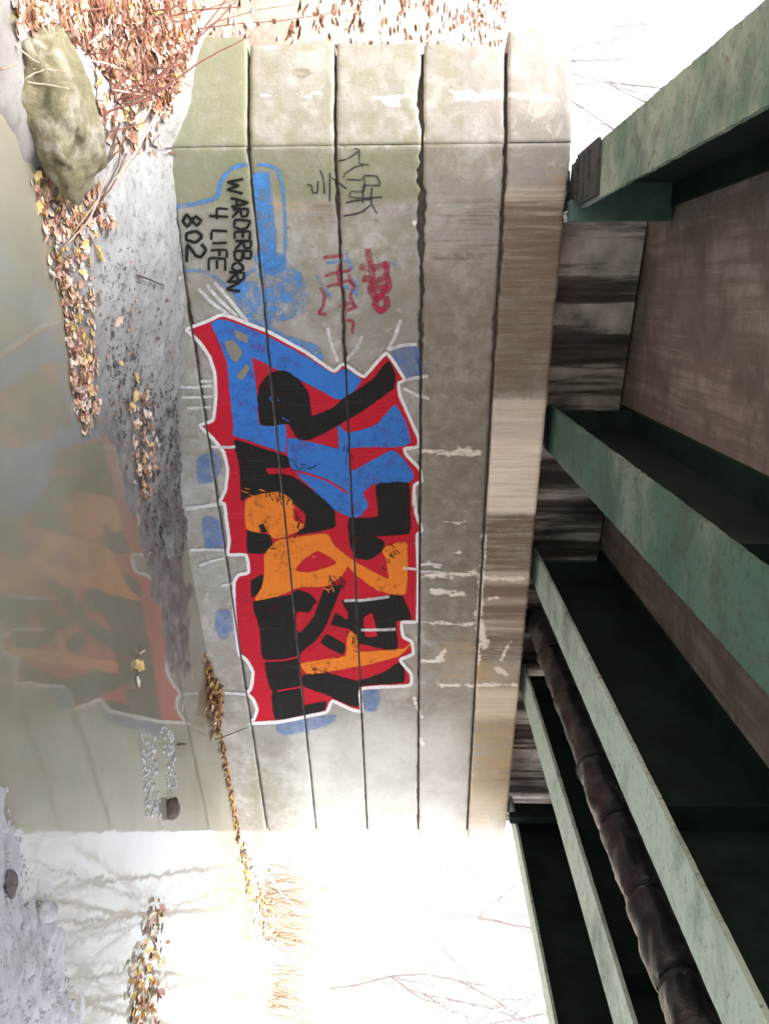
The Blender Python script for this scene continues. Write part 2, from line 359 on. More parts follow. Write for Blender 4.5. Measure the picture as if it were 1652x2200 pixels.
for a in range(0, 360, 30): CTRL.append((60 * math.cos(math.radians(a)), 60 * math.sin(math.radians(a)), 3.0 + 4.0 * max(0, math.sin(math.radians(a)))))
CA = np.array(CTRL); 
_D = np.sqrt(((CA[:, None, :2] - CA[None, :, :2]) ** 2).sum(-1) + 1e-4)
_K = np.block([[-_D + np.eye(len(CA)) * .004, np.ones((len(CA), 1))], [np.ones((1, len(CA))), np.zeros((1, 1))]])
_SOL = np.linalg.solve(_K, np.r_[CA[:, 2], 0])
def hgt(X, Y):
    X = np.atleast_1d(np.asarray(X, float)); Y = np.atleast_1d(np.asarray(Y, float)); out = np.empty(X.size)
    for i in range(0, X.size, 20000):
        d = np.sqrt((X.ravel()[i:i + 20000, None] - CA[None, :, 0]) ** 2 + (Y.ravel()[i:i + 20000, None] - CA[None, :, 1]) ** 2 + 1e-4)
        out[i:i + 20000] = -d @ _SOL[:-1] + _SOL[-1]
    x, y = X.ravel(), Y.ravel()
    out = out + .012 * np.sin(x * 9.1 + 2 * np.sin(y * 5.3)) * np.cos(y * 7.7 + 1.7 * np.sin(x * 4.1)) + .006 * np.sin(x * 23 + 3 * np.sin(y * 17)) * np.sin(y * 27 + x * 8)
    return out
def axis(lo, hi, step, far):
    a = list(np.arange(lo, hi + 1e-6, step)); st = step
    p = hi
    while p < far: st *= 1.22; p += st; a.append(p)
    st = step; p = lo; pre = []
    while p > -far: st *= 1.22; p -= st; pre.append(p)
    return np.array(pre[::-1] + a)
ax, ay = axis(-4.0, 4.6, .024, 400), axis(3.4, 9.4, .024, 400)
GX, GY = np.meshgrid(ax, ay)
GZ = hgt(GX, GY).reshape(GX.shape)
nx, ny = len(ax), len(ay)
_m = (GX > -2.9) & (GX < 3.5) & (GY > 3.6) & (GY < 8.4) & (GZ > -.05) & (GZ < .6)
for _j, _i in zip(*np.nonzero(_m)):
    _p = Vector((GX[_j, _i], GY[_j, _i], 0)); _s = (_p.x - WO.x) * WDIR.x + (_p.y - WO.y) * WDIR.y
    _k = .35 + .65 * min(1, max(0, (_s - .9) / .8))
    GZ[_j, _i] += _k * (.020 * noise.noise(_p * 7) + .014 * noise.noise(_p * 16 + Vector((3, 1, 0))) + .009 * noise.noise(_p * 34))
idx = np.arange(nx * ny).reshape(ny, nx)
quads = np.stack([idx[:-1, :-1], idx[:-1, 1:], idx[1:, 1:], idx[1:, :-1]], -1).reshape(-1, 4)
me = bpy.data.meshes.new('ground')
me.vertices.add(nx * ny); me.vertices.foreach_set('co', np.stack([GX, GY, GZ], -1).ravel())
me.loops.add(len(quads) * 4); me.loops.foreach_set('vertex_index', quads.ravel())
me.polygons.add(len(quads)); me.polygons.foreach_set('loop_start', np.arange(0, len(quads) * 4, 4)); me.polygons.foreach_set('loop_total', np.full(len(quads), 4))
me.polygons.foreach_set('use_smooth', np.ones(len(quads), bool)); me.update(); me.validate()
ground = bpy.data.objects.new('ground', me); col.objects.link(ground); me.materials.append(M_GROUND); tag(ground, kind='structure', label='grey mud bank and leaf covered slopes along the creek')
gx, gy, gz = GX.ravel(), GY.ravel(), GZ.ravel()
litter = np.clip((-2.35 - gx + .12 * np.sin(gy * 6)) * 1.6, 0, 1) * (gz > .05)
litter = np.maximum(litter, ((gy > 9.3) & (gz > .05)) * .9)
litter = np.maximum(litter, ((gx > 6) & (gz > .3)) * .7)
wet = np.clip(1 - (gz + .0) / .10, 0, 1)
sw = (gx - WO.x) * WDIR.x + (gy - WO.y) * WDIR.y
wet = np.maximum(wet, np.clip((sw - 1.35) / 1.1, 0, .95) * (gx < 2))
wet = np.where(gx > 1.3, wet * .12, wet)
lit_bar = ((gx > 1.0) & (gy < 6) & (gx < 5.5)) * 1.0  # light on the gravel bar painted in as pale ground colour
setcol(ground, 'cover', np.stack([litter, wet, lit_bar, wet * 0 + 1], -1))

# water sheet
mk('water', [(-60, -60, 0), (60, -60, 0), (60, 60, 0), (-60, 60, 0)], [(0, 1, 2, 3)], M_WATER)
tag(bpy.data.objects['water'], 'still muddy creek water mirroring the painted wall', kind='structure')

# ------------------------------------------------------------------ abutment
abut = empty('abutment', WO)
tag(abut, 'concrete block bridge abutment covered in graffiti above the muddy bank', 'abutment')

def sm(a, b, v): 
    t = np.clip((v - a) / (b - a), 0, 1); return t * t * (3 - 2 * t)
def blob(px, py, x, y, rx, ry): return np.clip(1.25 - ((px - x) / rx) ** 2 * 1.0 - ((py - y) / ry) ** 2, 0, 1)
def band(v, a, b, e): return sm(a - e, a + e, v) * (1 - sm(b - e, b + e, v))
J4 = lambda y: 1090 - (y - 310) * .0575
def stains_and_light(px, py):
    w1 = np.array([noise.noise(Vector((a * .03, b * .03, 2))) + .6 * noise.noise(Vector((a * .09, b * .09, 5))) for a, b in zip(px, py)])
    w2 = np.array([noise.noise(Vector((a * .03, b * .03, 12))) + .6 * noise.noise(Vector((a * .09, b * .09, 15))) for a, b in zip(px, py)])
    ox, oy = px, py; fr = np.where((ox > J4(oy)) , .25, 1.0); px = ox + 9 * w1 * fr * 0; py = oy + 5 * w2 * fr
    z = np.zeros_like(px); cap = sm(-4, 4, ox - J4(oy))
    rust, moss, white, dark, pale, ochre = (z.copy() for _ in range(6))
    moss += .85 * band(px, 330, 545, 8) * band(py, 312, 440, 16) + .74 * band(px, 545, 915, 10) * band(py, 312, 430, 24)
    moss += .42 * band(px, 380, 545, 6) * (py < 312) + .42 * (px < 1000) * (py < 312) + .30 * band(px, 330, 920, 10) * band(py, 420, 700, 60)
    moss += .40 * band(px, 545, 900, 20) * band(py, 1640, 1760, 40) + .25 * band(px, 330, 560, 10) * band(py, 1500, 1900, 60)
    moss += .3 * (1 - cap) * band(px, 915, 1100, 10) * band(py, 312, 400, 20)
    rust += cap * (.60 * band(py, 395, 560, 14) + .40 * band(py, 560, 830, 40) + .55 * band(py, 1105, 1420, 14) + .35 * band(py, 1240, 1330, 20))
    rust += (1 - cap) * px_mid(px, 915) * (.16 * band(py, 430, 560, 30) + .06 * band(py, 560, 1430, 60))
    rust += .7 * blob(px, py, 695, 443, 34, 7) + .5 * blob(px, py, 715, 470, 12, 20)
    ochre += cap * (.45 * band(py, 380, 440, 12) + .65 * band(py, 1420, 1760, 30) + .35 * band(py, 1230, 1330, 15)) + .45 * blob(px, py, 990, 1420, 70, 60) + .28 * blob(px, py, 640, 440, 90, 14)
    ochre += .3 * blob(px, py, 760, 470, 90, 30)
    dark += (1 - cap) * px_mid(px, 900) * (.66 * band(py, 560, 1400, 90)) + .82 * cap * band(py, 450, 848, 30) + cap * .45 * band(py, 1100, 1400, 30)
    dark += .25 * band(px, 545, 915, 20) * band(py, 520, 700, 60) + .30 * band(px, 300, 480, 20) * band(py, 830, 1050, 40)
    for x, y, rx, ry in [(935, 920, 16, 5), (958, 676, 22, 5), (905, 676, 8, 7), (965, 790, 12, 4), (938, 786, 8, 6), (960, 728, 22, 12), (905, 760, 8, 8), (1085, 1258, 80, 9), (1110, 1545, 60, 6), (650, 155, 26, 14), (1060, 850, 6, 4), (1070, 878, 9, 6), (1066, 972, 6, 5), (1117, 987, 7, 4), (1100, 700, 70, 6), (1010, 548, 60, 3), (940, 1702, 36, 3), (620, 487, 8, 5), (690, 470, 7, 5), (808, 478, 7, 5)]:
        dark += .95 * blob(px, py, x, y, rx, ry)
    dark -= .7 * blob(px, py, 648, 157, 11, 6)
    pale += cap * (band(py, 858, 1103, 5) * (.62 + .38 * sm(930, 960, py)) + .55 * band(py, 1500, 1545, 12) + .5 * band(py, 1480, 1500, 6)) 
    pale += cap * (.30 * band(py, 1700, 1830, 20) + .42 * band(py, 1226, 1256, 5) + .3 * band(py, 1284, 1300, 5) + .34 * band(py, 404, 432, 8) + .28 * band(py, 1330, 1360, 8))
    lines = [(900, 970, 1030, 975, 9), (985, 962, 1028, 972, 10), (905, 1240, 1020, 1232, 9), (925, 1270, 1000, 1276, 8), (920, 1210, 945, 1218, 8), (935, 1122, 1000, 1120, 3), (955, 1184, 990, 1184, 3), (900, 1338, 1015, 1340, 4), (1040, 1150, 1038, 1195, 9), (1037, 1200, 1030, 1300, 9), (1032, 1300, 1028, 1320, 14), (1032, 1340, 1040, 1385, 16), (1030, 1385, 1027, 1428, 5), (945, 1475, 1105, 1470, 6), (1020, 1455, 1022, 1490, 6), (1066, 1436, 1086, 1450, 10), (1076, 1418, 1098, 1375, 3), (900, 1420, 955, 1418, 5), (940, 1415, 955, 1400, 6), (890, 1500, 905, 1540, 6), (900, 1580, 908, 1600, 7), (1045, 1240, 1125, 1246, 8), (1050, 1285, 1080, 1285, 6), (890, 480, 905, 485, 7),
             (985, 207, 1088, 208, 13), (1100, 205, 1195, 212, 9), (800, 212, 880, 208, 7), (835, 220, 855, 222, 10), (550, 95, 600, 100, 7), (895, 215, 910, 300, 6), (560, 206, 700, 204, 3), (930, 196, 1080, 200, 5)]
    for x0, y0, x1, y1, w in lines:
        dx, dy = x1 - x0, y1 - y0; L = dx * dx + dy * dy
        t = np.clip(((px - x0) * dx + (py - y0) * dy) / L, 0, 1)
        d = np.hypot(px - x0 - t * dx, py - y0 - t * dy); white = np.maximum(white, np.clip(1.25 - (d + 3.5 * w1) / (w * 1.15), 0, 1) * .95)
    lit_end = np.clip(.75 * band(py, 1545, 1800, 45) * band(px, 640, 1010, 60), 0, 1) * (1 - cap)  # light at the wall's right end painted as a paler patch
    white += .04 * (py < 308) + .25 * band(px, 560, 900, 20) * band(py, 296, 306, 4)
    return (np.clip(np.stack([rust, moss, white, dark], -1), 0, 1), np.clip(np.stack([pale, ochre, lit_end, z + 1], -1), 0, 1))
def px_mid(px, a): return sm(a - 10, a + 20, px)

def course(name, P, L, z0, z1, g0, g1, endl, endr, rough_top=0, rough_bot=0, off=0., step=.02, depth=.22):
    """one course of the wall: gridded front, closed box behind.  P(s,h,off)->world"""
    z0 += g0; z1 -= g1
    ns = max(4, int(L / step)); nz = max(4, int((z1 - z0) / step))
    V = []; co = []; pxs = []
    for j in range(nz + 1):
        v = j / nz; h = z0 + (z1 - z0) * v
        s0, s1 = endl(h), endr(h)
        for i in range(ns + 1):
            u = i / ns; s = s0 + (s1 - s0) * u; hh = h
            e = min(v, 1 - v) * (z1 - z0); eu = min(u, 1 - u) * L
            q = Vector((s * 3.1, h * 3.1 + z0 * 7, 3.3))
            d = -.004 * abs(noise.noise(q * 2)) - .003 * abs(noise.noise(q * 9))
            pit = noise.noise(Vector((s * 17, h * 17, 9.1)))
            if pit > .55: d -= .010 * (pit - .55) / .3
            if e < .008: d -= .004 * (1 - e / .008)
            if eu < .008: d -= .003 * (1 - eu / .008)
            if rough_top and (1 - v) < .25:
                k = noise.noise(Vector((s * 6, 1.7, z0))) + .6 * noise.noise(Vector((s * 21, 4.7, z0)))
                hh -= max(0, k + .15) * rough_top * ((1.3 if s < 1.4 else .3) if rough_top > .01 else 1) * (1 - (1 - v) / .25)
            if rough_bot and v < .25:
                k = noise.noise(Vector((s * 6, 8.7, z0))) + .6 * noise.noise(Vector((s * 21, 2.7, z0)))
                hh += max(0, k + .15) * rough_bot * ((1.3 if s < 1.4 else .3) if rough_bot > .01 else 1) * (1 - v / .25)
            if v in (0, 1): hh += .0025 * noise.noise(Vector((s * 11, z0, v * 5)))
            p = P(s, hh, off + d); V.append(p); co.append((s, hh, 0)); pxs.append(project(p))
    R = ns + 1; Fc = [(j * R + i, j * R + i + 1, (j + 1) * R + i + 1, (j + 1) * R + i) for j in range(nz) for i in range(ns)]
    # sides and back
    b = len(V)
    def back(i):
        s, h, _ = co[i]; V.append(P(s, h, off - depth)); co.append((s, h, -depth)); pxs.append(pxs[i]); return len(V) - 1
    ring = [i for i in range(R)] + [j * R + ns for j in range(1, nz + 1)] + [nz * R + i for i in range(ns - 1, -1, -1)] + [j * R for j in range(nz - 1, 0, -1)]
    bk = [back(i) for i in ring]; n = len(ring)
    for a in range(n): Fc.append((ring[(a + 1) % n], ring[a], bk[a], bk[(a + 1) % n]))
    Fc.append(tuple(bk[::-1]))
    o = mk(name, V, Fc, M_CONC, abut); o.data.polygons.foreach_set('use_smooth', [True] * (ns * nz) + [False] * (len(Fc) - ns * nz))
    A = np.array(pxs); a, c = stains_and_light(A[:, 0], A[:, 1]); setcol(o, 'stain', a); setcol(o, 'stain_and_light', c); setvec(o, 'wallco', co)
    return o
def end_right(h):
    # right end leans a little
    return 6.62 + .03 * (h - 2.68)
WL = lambda s, h, off=0.: WO + Vector((-s, -off, h))          # wing: s runs to the left, faces the camera
wing_l = {0: .66, 1: .64, 2: .605, 3: .60, 4: .575, 5: .66}
for k in range(6):
    rt, rb = (.03 if k == 3 else .013), (.022 if k == 4 else .013)
    course('concrete_course', W, 6.62, JZ[k], JZ[k + 1], GAP[k], GAP[k + 1], lambda h: .004, end_right, rt, rb, OFFS[k])
    P2 = lambda s, h, off=0.: WO + Vector((s, -off, h))
    course('wing_course', P2, wing_l[k], JZ[k], JZ[k + 1], GAP[k], GAP[k + 1], lambda h, k=k: -wing_l[k] + .012 * math.sin(h * 7 + k), lambda h: -.003, rt * .7, rb * .5, OFFS[k] * .7)
# mortar core behind the joints, bridge seat, backwall
c = MB(); c.box(W(.03, -.45, -.030), WDIR * 6.5, -WNRM * .35, Vector((0, 0, 3.08))); c.build('joint_mortar', M_CORE, abut)
c = MB(); c.box(WO + Vector((-.55, .045, -.45)), (.56, 0, 0), (0, .3, 0), (0, 0, 3.08)); c.build('joint_mortar', M_CORE, abut)
c = MB(); c.box(W(.58, 2.60, -.40), WDIR * 6.3, -WNRM * .5, Vector((0, 0, .69))); c.build('backwall', M_BACK, abut)
c = MB(); c.box(W(.05, -.45, -.40), WDIR * 6.5, -WNRM * .8, Vector((0, 0, 3.05))); c.build('rear_fill', M_CORE, abut)

# ------------------------------------------------------------------ paint films on the wall
def clip_band(poly, lo, hi):
    for sgn, lim in ((1, lo), (-1, hi)):
        out = []
        for i in range(len(poly)):
            a, b = poly[i], poly[(i + 1) % len(poly)]
            ia, ib = sgn * (a[1] - lim) >= 0, sgn * (b[1] - lim) >= 0
            if ia: out.append(a)
            if ia != ib:
                t = (lim - a[1]) / (b[1] - a[1]); out.append((a[0] + (b[0] - a[0]) * t, lim, a[2] + (b[2] - a[2]) * t))
        poly = out
        if len(poly) < 3: return []
    return poly
def smooth_poly(pts, closed=True, k=2, jit=1.0):
    """light rounding and hand wobble of a traced line"""
    out = []; n = len(pts); rngs = range(n) if closed else range(n - 1)
    for i in rngs:
        p0 = pts[(i - 1) % n] if closed or i > 0 else pts[i]; p1 = pts[i]; p2 = pts[(i + 1) % n]; p3 = pts[(i + 2) % n] if closed or i + 2 < n else p2
        L = math.hypot(p2[0] - p1[0], p2[1] - p1[1]); m_ = max(1, int(L / 5))
        for q in range(m_):
            t = q / m_; a = (p1[0] + (p2[0] - p1[0]) * t, p1[1] + (p2[1] - p1[1]) * t)
            tt, t3 = t * t, t * t * t
            cr = tuple(.5 * (2 * p1[d] + (p2[d] - p0[d]) * t + (2 * p0[d] - 5 * p1[d] + 4 * p2[d] - p3[d]) * tt + (3 * p1[d] - p0[d] - 3 * p2[d] + p3[d]) * t3) for d in (0, 1))
            b = tuple(.6 * a[d] + .4 * cr[d] for d in (0, 1))
            out.append((b[0] + jit * (noise.noise(Vector((b[0] * .11, b[1] * .11, 1))) + .9 * noise.noise(Vector((b[0] * .4, b[1] * .4, 3)))), b[1] + jit * (noise.noise(Vector((b[0] * .11, b[1] * .11, 9))) + .9 * noise.noise(Vector((b[0] * .4, b[1] * .4, 7))))))
    if not closed: out.append(pts[-1])
    return out
def film(name, polys, mat, layer, parent, label=None):
    V, Fc, FD = [], [], []
    for pi, poly in enumerate(polys):
        sh = [(*wall_px(q[0], q[1]), q[2] if len(q) > 2 else 1.0) for q in poly]
        for k in range(6):
            lo, hi = JZ[k] + GAP[k] + .001, JZ[k + 1] - GAP[k + 1] - .001
            q = clip_band(sh, lo, hi)
            if not q: continue
            off = OFFS[k] + .0016 + layer * .0009 + (pi % 7) * .0001
            tr = tessellate_polygon([[Vector((a[0], a[1], 0)) for a in q]])
            b = len(V); V += [W(a[0], a[1], off) for a in q]; FD += [a[2] for a in q]
            for t in tr:
                A_, B_, C_ = (q[i] for i in t)
                cr = (B_[0] - A_[0]) * (C_[1] - A_[1]) - (B_[1] - A_[1]) * (C_[0] - A_[0])
                if abs(cr) < 1e-10: continue
                Fc.append(tuple(b + i for i in (t if cr > 0 else t[::-1])))
    o = mk(name, V, Fc, mat, parent); at = o.data.attributes.new('fade', 'FLOAT', 'POINT'); at.data.foreach_set('value', FD)
    if label: o['label'] = label
    return o
def feather(poly, w):
    """polygon plus a fading rim of width w px"""
    n = len(poly); ar = sum(poly[i][0] * poly[(i + 1) % n][1] - poly[(i + 1) % n][0] * poly[i][1] for i in range(n)); sg = 1 if ar > 0 else -1
    off = []
    for i in range(n):
        a, b = poly[i - 1], poly[(i + 1) % n]; dx, dy = b[0] - a[0], b[1] - a[1]; l = math.hypot(dx, dy) or 1
        off.append((poly[i][0] + sg * dy / l * w, poly[i][1] - sg * dx / l * w))
    return [poly] + [[(*poly[i], 1.), (*poly[(i + 1) % n], 1.), (*off[(i + 1) % n], 0.), (*off[i], 0.)] for i in range(n)]
def films(name, groups, mat, layer, parent):
    for i, g in enumerate(groups):
        o = film(name, g, mat, layer + .03 * (i % 9), parent)
        if name == 'dry_brush_mark': o['kind'] = 'stuff'
def film_set(name, groups, mat, layer, label, piece='spray_stroke'):
    p = empty(name, WO); p.parent = abut; p.location = (0, 0, 0); ORG[p.name] = ORG[abut.name]; p['label'] = label
    films(piece, groups, mat, layer, p); return p
def ribs(strokes, w): return [ribbon(q, w) for q in strokes]
def ribbon(pts, w, taper=False, smooth=True, soft=.28):
    """stroke of width w px along pts -> list of quads (as polygons, not overlapping)"""
    if smooth and len(pts) > 2: pts = smooth_poly(pts, False, jit=.6)
    L, R = [], []; n = len(pts)
    for i in range(n):
        a, b = pts[max(0, i - 1)], pts[min(n - 1, i + 1)]
        dx, dy = b[0] - a[0], b[1] - a[1]; l = math.hypot(dx, dy) or 1
        ww = w * (.5 + .32 * soft) * ((1 - .75 * i / (n - 1)) if taper else 1) * (1 + .14 * noise.noise(Vector((pts[i][0] * .07, pts[i][1] * .07, 4))))
        L.append((pts[i][0] - dy / l * ww, pts[i][1] + dx / l * ww)); R.append((pts[i][0] + dy / l * ww, pts[i][1] - dx / l * ww))
    def mixp(a, b, t): return (a[0] + (b[0] - a[0]) * t, a[1] + (b[1] - a[1]) * t)
    out = []; e0 = 1 if soft else 0
    for i in range(n - 1):
        a, b, c_, d = L[i], L[i + 1], R[i + 1], R[i]
        if not soft: out.append([a, b, c_, d]); continue
        i0, i1, j0, j1 = mixp(a, d, soft), mixp(b, c_, soft), mixp(d, a, soft), mixp(c_, b, soft)
        out += [[(*a, 0.), (*b, 0.), (*i1, 1.), (*i0, 1.)], [(*i0, 1.), (*i1, 1.), (*j1, 1.), (*j0, 1.)], [(*j0, 1.), (*j1, 1.), (*c_, 0.), (*d, 0.)]]
    return out
def rib(strokes, w, **kw):
    out = []
    for s in strokes: out += ribbon(s, w, **kw)
    return out
A = lambda *p: [(350 + x / 2.753, 600 + y / 2.753) for x, y in p]
B = lambda *p: [(400 + x / 3.004, 1050 + y / 3.004) for x, y in p]
C = lambda *p: [(370 + x / 6.608, 340 + y / 6.608) for x, y in p]
D = lambda *p: [(600 + x / 5.507, 280 + y / 5.507) for x, y in p]

OUT = A((140, 290), (250, 250), (360, 205), (520, 265), (620, 305), (840, 425), (1010, 540), (1058, 500), (1095, 512), (1190, 570), (1322, 432), (1430, 590), (1395, 608), (1405, 690), (1510, 930), (1510, 985), (1428, 1000), (1442, 1035), (1520, 1120), (1530, 1190), (1487, 1215), (1484, 1340)) + \
      B((1472, 30), (1482, 150), (1522, 265), (1490, 292), (1496, 480), (1496, 640), (1490, 850), (1390, 857), (1402, 950), (1455, 980), (1465, 1060), (1382, 1100), (1452, 1190), (1440, 1265), (1132, 1285), (1132, 1432), (1060, 1420), (945, 1368), (905, 1440), (760, 1470), (600, 1500), (415, 1510), (440, 1480), (458, 1420), (432, 1350), (395, 1318), (420, 1280), (432, 1180), (392, 1100), (345, 1060), (328, 930), (312, 760), (312, 600), (340, 552), (405, 533), (388, 424), (272, 420), (280, 330), (262, 200), (250, 95)) + \
      A((340, 1312), (372, 1240), (385, 1120), (362, 1020), (300, 940), (222, 858), (298, 830), (315, 700), (310, 560), (280, 460), (220, 370), (160, 310))
mural = film('graffiti_mural', [smooth_poly(OUT, True, jit=.5)], P_RED, 2, abut, 'large red, blue, black and orange graffiti piece with a white outline')
ORG[mural.name] = ORG[abut.name]
film('white_outline', ribbon(smooth_poly(OUT + OUT[:1], False, jit=.5), 8.5, smooth=False), P_WHITE, 5, mural)
S = lambda p: smooth_poly(p)
films('blue_paint_patch', [feather(S(q), 2.6) for q in [
    A((292, 262), (370, 238), (600, 328), (860, 468), (1010, 562), (1078, 528), (1170, 592), (1130, 655), (1042, 708), (930, 650), (800, 582), (660, 520), (530, 455), (540, 560), (556, 690), (570, 860), (722, 850), (722, 1020), (690, 1012), (560, 970), (425, 925), (420, 850), (400, 650), (380, 470)),
    A((740, 940), (900, 970), (1042, 1000), (1036, 860), (1090, 910), (1260, 862), (1372, 742), (1440, 860), (1462, 960), (1380, 985), (1110, 992), (1104, 1140), (1350, 1012), (1420, 1060), (1480, 1150), (1455, 1192), (1245, 1205), (1180, 1260), (1215, 1330)) + B((1172, 100), (1130, 165), (1060, 180), (960, 130), (880, 70), (800, 0)) + A((960, 1290), (830, 1185), (750, 1085)),
]], P_BLUE, 3, mural)
films('black_paint_patch', [feather(S(q), 2.6) for q in [
    A((580, 620), (640, 552), (720, 540), (800, 590), (858, 670), (882, 808), (1000, 765), (1080, 700), (1240, 592), (1332, 482), (1372, 560), (1362, 640), (1180, 772), (1080, 832), (960, 902), (862, 945), (800, 940), (742, 850), (640, 862), (582, 850), (563, 700)),
    A((425, 950), (560, 990), (730, 1048), (745, 1110), (608, 1108), (620, 1152), (700, 1150), (780, 1172), (900, 1260), (1010, 1360)) + B((960, 200), (960, 240), (860, 270), (720, 290), (720, 265), (770, 230), (772, 160), (690, 82), (600, 25), (400, 45), (362, 72)) + A((465, 1240), (458, 1100)),
    A((1265, 1212), (1450, 1202)) + B((1440, 130), (1440, 280), (1220, 300), (1272, 340), (1260, 400), (1180, 450), (1100, 440), (1060, 360), (1050, 230), (1060, 190), (1240, 175)),
    B((400, 250), (440, 280), (540, 300), (562, 380), (540, 405), (402, 405)), B((470, 222), (520, 215), (525, 265), (480, 275)),
    B((425, 590), (500, 555), (480, 640), (430, 698)),
    B((440, 730), (680, 682), (720, 652), (800, 680), (840, 730), (790, 790), (712, 790), (716, 930), (750, 920), (830, 820), (895, 645), (1000, 622), (980, 680), (900, 880), (830, 980), (740, 1050), (720, 1112), (500, 1090), (480, 900)),
    B((1005, 720), (1110, 730), (1330, 682), (1390, 680), (1450, 830), (1352, 850), (1356, 1035), (1120, 990), (1100, 940), (1060, 900), (932, 870), (960, 800), (1040, 850), (1050, 800)),
    B((890, 935), (1020, 1000), (1010, 1065), (870, 990)),
    B((515, 1112), (722, 1114), (740, 1288), (555, 1298)), B((560, 1312), (742, 1294), (752, 1450), (580, 1482)),
    B((758, 1202), (910, 1190), (1100, 1240), (1280, 1182), (1390, 1112), (1402, 1240), (1120, 1265), (1112, 1400), (1050, 1390), (900, 1322), (760, 1270)), B((762, 1402), (900, 1372), (888, 1422), (762, 1460)),
]], P_BLACK, 4, mural)
films('orange_paint_patch', [feather(S(q), 2.6) for q in [
    B((385, 82), (440, 42), (600, 20), (690, 85), (690, 200), (760, 232), (720, 270), (600, 312), (560, 308), (530, 270), (500, 212), (470, 230), (478, 275), (392, 250)),
    B((510, 420), (590, 332), (660, 320), (900, 290), (960, 372), (1060, 452), (1240, 552), (1312, 580), (1290, 440), (1270, 402), (1290, 372), (1420, 345), (1415, 670), (1240, 650), (1090, 540), (1040, 492), (1000, 560), (900, 622), (720, 632), (600, 682), (450, 715), (490, 640), (510, 540)),
    B((1040, 970), (1060, 920), (1112, 960), (1112, 1050), (1400, 1030), (1452, 990), (1370, 1072), (1120, 1137), (800, 1192), (740, 1130), (830, 1112), (1030, 1080)),
]], P_ORANGE, 4.4, mural)
films('red_paint_patch', [feather(S(q), 2.6) for q in [B((710, 520), (770, 450), (850, 402), (965, 470), (940, 490), (800, 532)), B((1150, 830), (1200, 800), (1228, 940), (1160, 942)), B((715, 800), (785, 800), (745, 900), (722, 915))]] +
      [ribbon(q, 4) for q in [B((830, 740), (810, 800), (790, 830)), B((960, 790), (900, 930), (830, 1020), (730, 1075), (640, 1100), (510, 1105)), B((590, 1300), (740, 1275))]] +
      [ribbon(q, 5) for q in [A((430, 930), (560, 975), (720, 1030)), A((690, 1130), (830, 1140), (980, 1190), (1090, 1260))]], P_RED, 5.4, mural)
films('bare_concrete_gap', [feather(S(q), 2.6) for q in [A((370, 370), (420, 360), (470, 430), (440, 480), (410, 470)), A((430, 300), (500, 330), (500, 370), (440, 345)), A((440, 570), (500, 500), (515, 520), (470, 590))]], paint('scuffed_concrete', (.25, .235, .20), .9), 4.8, mural)
rs = random.Random(5)
def scuff(cx, cy, rx, ry, n, ln, ang, w):
    out = []
    for _ in range(n):
        x, y = cx + rs.gauss(0, rx), cy + rs.gauss(0, ry); a = ang + rs.gauss(0, .35); l = ln * rs.uniform(.4, 1.2)
        out.append(ribbon([(x - math.cos(a) * l, y - math.sin(a) * l), (x + rs.gauss(0, 1.5), y + rs.gauss(0, 1.5)), (x + math.cos(a) * l, y + math.sin(a) * l)], w * rs.uniform(.5, 1.2)))
    return out
for k_, (cx, cy, rx, ry, n_, ln, an) in enumerate([(605, 1065, 26, 8, 12, 10, 1.2), (640, 1120, 5, 26, 10, 10, 1.5), (840, 1190, 9, 12, 10, 7, 1.0), (720, 1250, 10, 10, 14, 8, .9), (760, 1380, 6, 16, 10, 7, 1.3), (680, 1440, 14, 7, 9, 7, .8), (570, 1175, 8, 5, 6, 6, .5), (745, 970, 5, 20, 8, 8, 1.4)]):
    films('dry_brush_mark', [[q for g in scuff(cx, cy, rx, ry, n_, ln, an, 2.4) for q in g]], P_BLACK if k_ not in (1, 7) else P_BLACK, 6.2, mural)
for k_, (cx, cy, rx, ry, n_, ln, an) in enumerate([(560, 1060, 20, 6, 8, 9, .3), (650, 1180, 18, 8, 7, 9, .2), (715, 1262, 8, 6, 6, 8, .9)]):
    films('dry_brush_mark', [[q for g in scuff(cx, cy, rx, ry, n_, ln, an, 2.6) for q in g]], P_ORANGE, 6.3, mural)
for k_, (cx, cy, rx, ry, n_, ln, an) in enumerate([(560, 905, 26, 10, 8, 9, .8), (690, 915, 14, 6, 6, 8, .7), (590, 855, 8, 5, 4, 6, 1.2), (620, 1000, 30, 8, 8, 10, .2)]):
    films('dry_brush_mark', [[q for g in scuff(cx, cy, rx, ry, n_, ln, an, 2.2) for q in g]], P_BLUE if k_ % 2 == 0 else P_BLACK, 6.3, mural)
